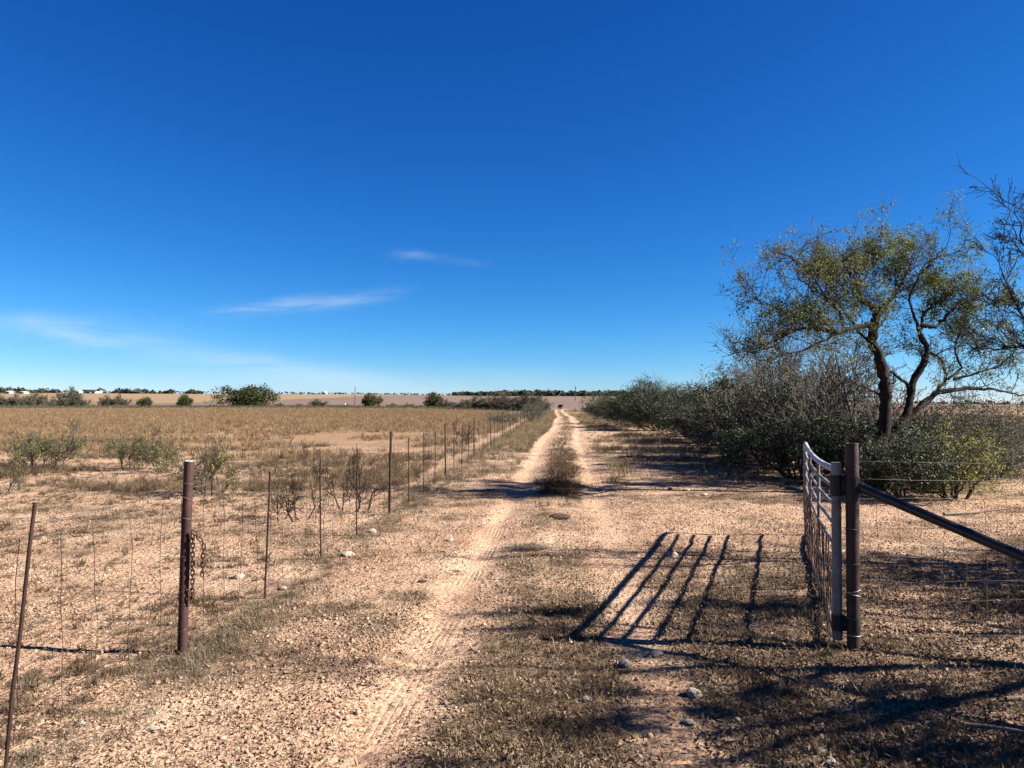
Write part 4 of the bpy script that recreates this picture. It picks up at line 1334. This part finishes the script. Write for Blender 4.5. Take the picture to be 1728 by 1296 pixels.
def grasses():
    r = np.random.default_rng(900)
    fence = lambda x, y: x - (FX0 + FS * y)
    # --- short dead grass lying over the soil
    SD = [tuft(10 + k, 20, 0.042, 1, 0.003, 0.98, 0.5, M['brown_grass'], 0.05) for k in range(4)]
    SD += [tuft(20 + k, 18, 0.04, 1, 0.003, 0.98, 0.5, M['tan_grass'], 0.06) for k in range(2)]
    P = sample(8500, -9, 9.5, 2.5, 26, lambda x, y: in_view(x, y) * sst(0.42, 0.8, grass_mask(x, y)), r)
    scatter('short_grass', P, SD, r.uniform(0.6, 1.5, len(P)) * (1 + 0.02 * P[:, 1]), r, 'short dead grass matted over the pinkish soil', 'grass', 0.25)
    # --- small curled tufts dotted over the left pasture
    CT = [tuft(30 + k, 46, 0.085, 1, 0.004, 0.9, 0.5, M['brown_grass'], 0.045) for k in range(3)]
    CT += [tuft(34, 40, 0.08, 1, 0.004, 0.9, 0.5, M['grey_grass'], 0.045)]
    P = sample(4200, -14, -1.9, 3.0, 24, lambda x, y: in_view(x, y) * (fence(x, y) < -0.12) * (0.15 + sst(0.42, 0.62, fbm(x, y, 1.3, 2, 3))), r)
    scatter('pasture_tufts', P, CT, r.uniform(0.35, 1.05, len(P)), r, 'small curled tufts of dead grass dotted over the left pasture', 'grass', 0.15)
    # --- grey-green growth under the fence
    FG_ = [tuft(40 + k, 26, 0.13, 1, 0.0028, 0.85, 0.5, M['grey_grass'], 0.05) for k in range(3)] + [tuft(45, 26, 0.12, 1, 0.0028, 0.9, 0.5, M['brown_grass'], 0.05)]
    n = 2000
    y = 2.8 * (45 / 2.8) ** r.uniform(0, 1, n)
    o = r.normal(size=n) * 0.17 + 0.10
    x = FX0 + FS * y + o
    k = r.uniform(0, 1, n) < 0.10 + 0.8 * sst(0.42, 0.62, fbm(x, y, 0.8, 2, 2))
    k &= ~((np.abs(y - 4.0) < 0.5) & (r.uniform(0, 1, n) < 0.4))
    x, y = x[k], y[k]
    P = np.column_stack([x, y, height(x, y)])
    scatter('fence_line_grass', P, FG_, r.uniform(0.35, 1.0, len(P)), r, 'grey-green dry grass growing along the foot of the fence', 'grass', 0.15)
    # --- weeds on the crown of the track
    CW = [tuft(50 + k, 60, 0.30, 1, 0.0028, 0.62, 0.4, M['dark_weed'], 0.06) for k in range(3)] + [tuft(55, 50, 0.24, 1, 0.003, 0.7, 0.4, M['brown_grass'], 0.06)]
    n = 2600
    y = 2.6 * (150 / 2.6) ** r.uniform(0, 1, n)
    x = xc(y) + r.normal(size=n) * 0.20
    x = np.where(y < 9, x + 0.25 * sst(9, 4, y), x)
    k = (np.abs(rut_u(x, y)) > 0.2) & (r.uniform(0, 1, n) < 0.05 + 0.7 * sst(0.45, 0.62, fbm(x * 0.6, y, 0.5, 2, 6)) + 0.5 * sst(15, 25, y)) & ~((y > 7.6) & (y < 11.5) & (r.uniform(0, 1, n) < 0.7))
    x, y = x[k], y[k]
    P = np.column_stack([x, y, height(x, y)])
    scatter('track_weeds', P, CW, r.uniform(0.35, 1.0, len(P)) * np.where(y < 11, 0.2, np.where(y > 22, 0.42, 0.6)), r, 'dark brown weeds growing between the two wheel ruts', 'weeds', 0.15)
    # --- brown patches of knee-high grass in the near pasture
    BP = [tuft(60 + k, 44, 0.26, 1, 0.004, 0.6, 0.45, M['brown_grass'], 0.07) for k in range(3)] + [tuft(65 + k, 40, 0.22, 1, 0.004, 0.6, 0.45, M['tan_grass'], 0.07) for k in range(2)]
    P = sample(2600, -24, -1.5, 11, 30, lambda x, y: in_view(x, y) * (fence(x, y) < -0.6) * sst(0.52, 0.66, fbm(x * 0.55, y * 0.8, 0.42, 2, 7) + 0.10 * sst(16, 24, y) - 0.25 * sst(14, 11, y)), r)
    scatter('pasture_brown_grass', P, BP, r.uniform(0.5, 1.2, len(P)), r, 'brown patches of longer dead grass in the left pasture', 'grass', 0.15)
    # --- russet and straw grass filling the pasture behind
    RG = [tuft(70 + k, 30, 0.26, 1, 0.010, 0.55, 0.45, M['red_grass'], 0.14) for k in range(4)] + [tuft(76 + k, 28, 0.24, 1, 0.010, 0.6, 0.45, M['tan_grass'], 0.14) for k in range(3)] + [tuft(79, 28, 0.22, 1, 0.010, 0.6, 0.45, M['grey_grass'], 0.14)]
    P = sample(52000, -170, 12, 22, 215, lambda x, y: in_view(x, y, 2) * (fence(x, y) < -0.8) * ((x < -1.5) | (y < 60)) * sst(0.22, 0.62, 0.5 * fbm(x, y, 0.09, 3, 4) + 0.5 * fbm(x, y, 0.35, 2, 1) + 0.30 * sst(22, 60, y) - 0.14), r)
    scatter('russet_grass', P, RG, r.uniform(0.6, 1.25, len(P)) * (1 + 0.003 * P[:, 1]), r, 'russet and straw coloured grass covering the left pasture', 'grass', 0.15)
    SB = [tuft(90 + k, 40, 0.75, 1, 0.03, 0.7, 0.4, M['grey_leaf'], 0.35) for k in range(2)] + [tuft(93, 36, 0.6, 1, 0.03, 0.7, 0.4, M['grey_grass'], 0.35)]
    P = sample(5200, -190, 14, 168, 216, lambda x, y: in_view(x, y, 3) * (np.abs(x - xc(y)) > 3) * sst(0.40, 0.60, fbm(x * 0.5, y, 0.06, 3, 6) + 0.12 * sst(175, 200, y)), r, 0)
    scatter('edge_scrub', P, SB, r.uniform(0.6, 1.5, len(P)), r, 'low olive-grey scrub along the far edge of the pasture', 'scrub', 0.15)
    # --- straw grass verge right beside the far fence and right of the track
    VG = [tuft(80 + k, 36, 0.30, 1, 0.007, 0.65, 0.45, M['tan_grass'], 0.10) for k in range(2)] + [tuft(84 + k, 36, 0.26, 1, 0.007, 0.65, 0.45, M['grey_grass'], 0.10) for k in range(2)]
    P = sample(9000, -2, 24, 15, 190, lambda x, y: (fence(x, y) > -0.2) * (np.abs(x - xc(y)) > 1.05) * (x < 4 + 0.14 * y) * (0.06 + 0.8 * sst(0.50, 0.66, fbm(x, y, 0.5, 2, 0)) * sst(14, 30, y) + 0.6 * (x < xc(y)) * sst(20, 30, y)), r)
    scatter('verge_grass', P, VG, r.uniform(0.4, 1.1, len(P)), r, 'straw coloured grass on the verges of the track', 'grass', 0.15)
    P = sample(7000, 7, 60, 16, 120, lambda x, y: (x > 9 + 0.02 * y) * in_view(x, y, 2) * 0.9, r)
    scatter('right_pasture_grass', P, VG, r.uniform(0.8, 1.7, len(P)), r, 'pale dry grass in the open ground beyond the right-hand brush', 'grass', 0.15)
    # --- dead growth under and around the brush and trees on the right
    P = sample(1300, 1.5, 11, 3.0, 9.0, lambda x, y: in_view(x, y) * (0.1 + sst(0.45, 0.62, fbm(x, y, 0.8, 2, 1))), r)
    scatter('shaded_grass', P, FG_, r.uniform(0.25, 0.75, len(P)), r, 'thin grey grass in the tree shade right of the gate', 'grass', 0.2)
    # --- leaf litter and twig bits
    LT = []
    for k in range(5):
        rr = np.random.default_rng(600 + k); G = Geo()
        leaves(G, rr.normal(size=(12, 3)) * (0.07, 0.07, 0.003) + (0, 0, 0.007), 0.026, 0.009, rr)
        LT.append(G.mesh('litter', M['litter']))
    P = sample(8000, -5, 8, 2.5, 14, lambda x, y: in_view(x, y) * (0.15 + 0.85 * sst(-0.5, 1.5, x) * sst(9, 6, y)) * (np.abs(rut_u(x, y)) > 0.12), r)
    scatter('leaf_litter', P, LT, r.uniform(0.6, 1.4, len(P)), r, 'dry leaf litter and chips strewn over the ground', 'litter', 0.1)
    DL = []
    for k in range(4):
        rr = np.random.default_rng(640 + k); G = Geo()
        leaves(G, rr.normal(size=(14, 3)) * (0.09, 0.09, 0.003) + (0, 0, 0.008), 0.030, 0.007, rr)
        DL.append(G.mesh('bits', M['dark_weed']))
    P = sample(8500, -8, 8, 2.5, 18, lambda x, y: in_view(x, y) * (0.25 + 0.75 * sst(0.40, 0.6, fbm(x, y, 1.1, 3, 2))) * (np.abs(rut_u(x, y)) > 0.14), r)
    scatter('plant_debris', P, DL, r.uniform(0.6, 1.3, len(P)), r, 'dark bits of dead stalks strewn over the soil', 'debris', 0.1)
    # --- gravel and clods
    PB = [chip(700 + k, M['pebble'], 0.6, 'pebble') for k in range(6)]
    P = sample(110000, -10, 10, 2.5, 28, lambda x, y: in_view(x, y) * (0.25 + 0.75 * sst(0.38, 0.6, fbm(x, y, 0.9, 2, 5))) * (1 - 0.93 * np.exp(-(rut_u(x, y) / 0.21) ** 4) * (x < xc(y)) - 0.7 * np.exp(-(rut_u(x, y) / 0.17) ** 4) * (x >= xc(y))), r)
    sz = 0.007 + 0.016 * r.uniform(0, 1, len(P)) ** 2 + 0.022 * r.uniform(0, 1, len(P)) ** 14
    P[:, 2] += sz * 0.12
    scatter('gravel', P, PB, sz * (1 + 0.025 * P[:, 1]), r, 'pinkish caliche gravel and clods scattered over the ground', 'gravel', 0.4)


grasses()


# the big dark weed clump standing between the ruts
def weed_clump(x, y, h, n, label, seed, sx=1.0, mat='dark_weed'):
    r = np.random.default_rng(seed)
    root = empty('weed_clump', (x, y, hz(x, y)))
    tag(root, label, 'weed', 'weed clumps between the ruts')
    br = []
    for k in range(n):
        a = r.uniform(0, 6.283); q = r.uniform(0, 0.22)
        grow(br, np.array([math.cos(a) * q * sx, math.sin(a) * q * 1.8, -0.03]), np.array([math.cos(a) * 0.45, math.sin(a) * 0.45, 1.0]), h * r.uniform(0.4, 1.0) ** 1.2, 0.002, 0, r, 0.38, (2, 4), 0.5, 0.7, 0.03, 0.7, 1, 0.0012, 0.25, 4)
    a, b = split_branches(br, 0)
    G = Geo(); tube_groups(G, a, 3); tag(G.build('stalks', M[mat], root), kind='stuff')
    G = Geo(); tube_groups(G, b, 3); tag(G.build('seed_heads', M[mat], root), kind='stuff')


weed_clump(0.80, 13.3, 0.46, 260, 'large dark feathery weed clump standing between the ruts in the tree shadow', 1, 1.5)
weed_clump(0.98, 15.9, 0.38, 150, 'brown feathery weed clump just behind the large dark one', 2, 1.2)
weed_clump(1.12, 18.6, 0.36, 120, 'brown weed clump, third along the crown of the track', 3, 1.1)
weed_clump(0.22, 5.3, 0.11, 200, 'low brown weed patch on the crown beside the tip of the gate shadow', 4, 1.6, 'brown_grass')
weed_clump(0.05, 3.9, 0.10, 200, 'low brown weed patch nearest the camera on the crown of the track', 5, 1.9, 'brown_grass')


# ------------------------------------------------------------------ loose rocks one can pick out
def rock_mesh(seed, flat):
    r = np.random.default_rng(seed)
    import bmesh
    bm = bmesh.new()
    bmesh.ops.create_icosphere(bm, subdivisions=2, radius=0.5)
    cut = r.normal(size=(7, 3)); cut /= np.linalg.norm(cut, axis=1, keepdims=True)
    for v in bm.verts:
        p = np.array(v.co)
        for c in cut:
            dd = p.dot(c) - 0.36
            if dd > 0: p = p - c * dd * 0.85
        p = p * (1 + r.normal() * 0.04) * np.array([1.15, 0.9, flat])
        v.co = Vector(p)
    me = bpy.data.meshes.new('rock')
    bm.to_mesh(me); bm.free()
    return me


RK = [rock_mesh(k, f) for k, f in ((1, 0.62), (2, 0.5), (3, 0.7), (4, 0.45))]
for me in RK: me.materials.append(M['rock'])
DKR = rock_mesh(9, 0.6); DKR.materials.append(M['dark_rock'])
rocks = [
    (1167, 1170, 30, 0, 'largest pale limestone rock, below the gate shadow on the near ground'),
    (1053, 1120, 24, 2, 'pale rock just under the near corner of the gate shadow'),
    (1107, 1104, 26, 1, 'pale flat rock touching the near edge of the gate shadow'),
    (990, 1180, 18, 2, 'small grey rock in the weeds below the gate shadow'),
    (806, 1098, 12, 3, 'small pale rock on the crown of the track beside the weed patch'),
    (588, 938, 22, 1, 'flat white rock under the second stay of the fence'),
    (630, 898, 16, 0, 'white rock at the foot of the third fence stay'),
    (405, 975, 20, 0, 'white rock between the latch post and the first stay'),
    (480, 992, 14, 2, 'pale rock just right of the foot of the first fence stay'),
    (328, 1093, 14, 3, 'pale stone against the foot of the latch post'),
    (265, 1226, 18, 1, 'pale stone on the near verge below the latch post'),
    (142, 1220, 18, 0, 'round pale stone beside the grass at the bottom left'),
    (760, 912, 13, 0, 'small white stone left of the tyre tread'),
    (1158, 828, 12, 0, 'white stone beyond the gate, right one of a pair'),
    (1130, 826, 9, 2, 'white stone beyond the gate, left one of a pair'),
    (1187, 836, 13, 1, 'low white stone right of the pair beyond the gate'),
    (1133, 938, 20, 2, 'pale stone lying inside the far part of the gate shadow'),
    (1395, 1282, 24, 3, 'grey stone in the deep shade at the bottom edge'),
    (1378, 1264, 20, 1, 'grey flat stone in the deep shade near the bottom edge'),
    (1240, 1208, 14, 2, 'small stone right of the largest pale rock'),
    (1530, 1075, 12, 0, 'small stone in the shade right of the gate post'),
    (1160, 1214, 22, 1, 'pale stone on the edge of the deep shade below the largest rock'),
]
for i, (px, py, w, k, lb) in enumerate(rocks):
    d = F * EYE / (py - 678)
    x = (px - 864) / F * d
    s = w / F * d
    o = obj('rock', RK[k], None, None, (x, d, hz(x, d) + s * 0.13))
    o.scale = (s, s * 1.05, s); o.rotation_euler = (0.15 * math.sin(i), 0.15 * math.cos(i * 2.1), i * 1.9)
    tag(o, lb, 'rock', 'pale rocks on the ground')
for px, py, w, lb in ((714, 980, 15, 'small dark clod lying in the left rut'), (945, 876, 34, 'dark dung heap on the crown of the track'), (432, 979, 9, 'small dark clod beside the white rock near the first stay')):
    d = F * EYE / (py - 678); x = (px - 864) / F * d; s = w / F * d
    o = obj('clod', DKR, None, None, (x, d, hz(x, d) + s * 0.1)); o.scale = (s, s * 0.8, s * 0.6)
    tag(o, lb, 'clod')
# fallen branches
def stick(px, py, ang, L, rad, lb, seed):
    d = F * EYE / (py - 678); x = (px - 864) / F * d
    r = np.random.default_rng(seed); G = Geo(); br = []
    grow(br, np.array((0., 0., rad * 0.8)), np.array((math.cos(ang), math.sin(ang), 0.02)), L, rad, 0, r, 0.12, (1, 2), 0.4, 0.5, 0, 0.6, 1, 0.003)
    tube_groups(G, br, 6)
    o = G.build('fallen_branch', M['dung'], None, True, (x, d, hz(x, d) + rad * 0.6))
    tag(o, lb, 'branch')


stick(1690, 1180, 0.05, 0.5, 0.012, 'dead stick lying at the right edge below the brace pipe', 1)
stick(1590, 868, 0.3, 1.3, 0.025, 'fallen dead branch on the bare soil behind the net fence', 2)
stick(1490, 850, -0.1, 1.6, 0.02, 'fallen dead branch at the edge of the brush behind the net fence', 3)
stick(1620, 1225, -0.5, 0.35, 0.012, 'short dead stick on the shaded near ground at the right', 4)

# ------------------------------------------------------------------ far things: cow, pole, farm buildings
def cow(px, d, label, sc):
    x = (px - 864) / F * d
    me = bpy.data.meshes.new('cow')
    V = [(0, 0, 1.02), (0, -0.55, 1.05), (0, -0.95, 1.22), (0, -1.2, 1.30), (0, -1.48, 1.12), (0, 0.6, 1.05), (0, 0.85, 1.12), (0, 0.93, 0.75), (0, 0.94, 0.5),
         (0.2, -0.5, 0.75), (0.2, -0.48, 0.38), (0.2, -0.5, 0.02), (-0.2, -0.5, 0.75), (-0.2, -0.53, 0.38), (-0.2, -0.5, 0.02),
         (0.2, 0.62, 0.78), (0.2, 0.70, 0.42), (0.2, 0.66, 0.02), (-0.2, 0.62, 0.78), (-0.2, 0.72, 0.42), (-0.2, 0.66, 0.02), (0.24, -1.18, 1.36), (-0.24, -1.18, 1.36)]
    E = [(0, 1), (1, 2), (2, 3), (3, 4), (0, 5), (5, 6), (6, 7), (7, 8), (1, 9), (9, 10), (10, 11), (1, 12), (12, 13), (13, 14), (5, 15), (15, 16), (16, 17), (5, 18), (18, 19), (19, 20), (3, 21), (3, 22)]
    rad = [.38, .36, .22, .16, .11, .34, .12, .03, .05, .13, .075, .06, .13, .075, .06, .16, .075, .06, .16, .075, .06, .05, .05]
    me.from_pydata(V, E, [])
    o = obj('cow', me, M['black_hide'], None, (x, d, hz(x, d)))
    o.scale = (sc,) * 3
    o.rotation_euler = (0, 0, 0.5)
    m = o.modifiers.new('skin', 'SKIN')
    if not me.skin_vertices: me.skin_vertices.new()
    for i, q in enumerate(rad):
        me.skin_vertices[0].data[i].radius = (q, q)
    me.skin_vertices[0].data[0].use_root = True
    o.modifiers.new('sub', 'SUBSURF').levels = 1
    o.modifiers['sub'].render_levels = 1
    tag(o, label, 'cow')


cow(945, 190, 'black cow standing on the track in the distance', 0.95)


def pole(px, d, h, lb, arm=True):
    x = (px - 864) / F * d
    root = empty('utility_pole', (x, d, hz(x, d)))
    tag(root, lb, 'pole')
    G = Geo(); G.path([(0, 0, -0.5), (0, 0, h)], [0.17, 0.12], 8); G.build('post', M['wood_pole'], root, True)
    if arm:
        G = Geo(); G.box((0, -0.14, h - 0.45), (1.5, 0.1, 0.13)); G.build('crossarm', M['wood_pole'], root)
        G = Geo(); G.path([(0.3, -0.2, h - 1.6), (0.3, -0.2, h - 0.9)], 0.2, 10); G.build('transformer', M['gate'], root, True)


pole(599, 300, 7.2, 'dark utility pole standing in the ploughed field left of the compact tree', False)
pole(971, 420, 8.0, 'thin utility pole showing above the scrub right of the track')


def building(px, base, d, w, dep, h, roof, lb, wallm, roofm, rz=0.0, name='farm_building', doors=1):
    x = (px - 864) / F * d
    root = empty(name, (x, d, hz(x, d) - 0.2), rz)
    tag(root, lb, 'building')
    G = Geo(); G.box((0, 0, h / 2), (w, dep, h)); G.build('wall', wallm, root)
    ov = 0.35
    V = [(-w / 2 - ov, -dep / 2 - ov, h), (w / 2 + ov, -dep / 2 - ov, h), (w / 2 + ov, 0, h + roof), (-w / 2 - ov, 0, h + roof), (-w / 2 - ov, dep / 2 + ov, h), (w / 2 + ov, dep / 2 + ov, h)]
    V += [(a, b, c + 0.18) for a, b, c in V]
    q = [(6, 7, 8, 9), (9, 8, 11, 10), (1, 0, 3, 2), (2, 3, 4, 5), (0, 1, 7, 6), (5, 4, 10, 11), (0, 6, 9, 3), (3, 9, 10, 4), (1, 2, 8, 7), (2, 5, 11, 8)]
    obj('roof', mesh('roof', V, q), roofm, root)
    for k in range(doors):
        G = Geo(); xx = (k + 0.5) / doors * w - w / 2
        G.box((xx, -dep / 2 - 0.03, min(h * 0.4, 1.4)), (min(2.2, w * 0.25), 0.1, min(h * 0.8, 2.8)))
        G.build('door', M['dark_roof'], root)


building(133, 661, 640, 4.5, 5, 1.9, 0.8, 'small white building on the skyline left of the long dark roof', M['white_wall'], M['white_wall'])
building(153, 661, 650, 13, 8, 1.9, 1.3, 'low building with a long dark roof on the skyline', M['white_wall'], M['dark_roof'], 0.0, doors=3)
building(168, 661, 660, 3, 4, 2.2, 0.6, 'tiny white shed at the right end of the long dark roof', M['white_wall'], M['white_wall'])
building(16, 661, 600, 5, 6, 1.7, 0.6, 'pale-roofed building half hidden in the far left thicket', M['white_wall'], M['white_wall'])
building(40, 662, 600, 5, 6, 1.5, 0.5, 'pale low shed right of the half hidden building', M['white_wall'], M['white_wall'])
building(225, 663, 660, 14, 7, 1.7, 0.9, 'long dark barn on the skyline above the tan field', M['dark_roof'], M['dark_roof'], 0.1, doors=2)
building(548, 669, 690, 4, 4, 1.8, 0.8, 'tiny white house at the right end of the dark belt of trees', M['white_wall'], M['white_wall'])


def tank(px, d, lb):
    x = (px - 864) / F * d
    root = empty('stock_tank', (x, d, hz(x, d))); tag(root, lb, 'tank')
    G = Geo(); G.path([(0, 0, -0.1), (0, 0, 0.7), (0, 0, 0.95), (0, 0, 1.02)], [0.32, 0.32, 0.26, 0.12], 16); G.build('body', M['white_wall'], root, True)
    G = Geo(); G.path([(0, 0, 1.02), (0, 0, 1.1)], 0.08, 12); G.build('lid', M['gate'], root, True)


tank(582, 262, 'small white tank standing alone in the ploughed field left of the pole')
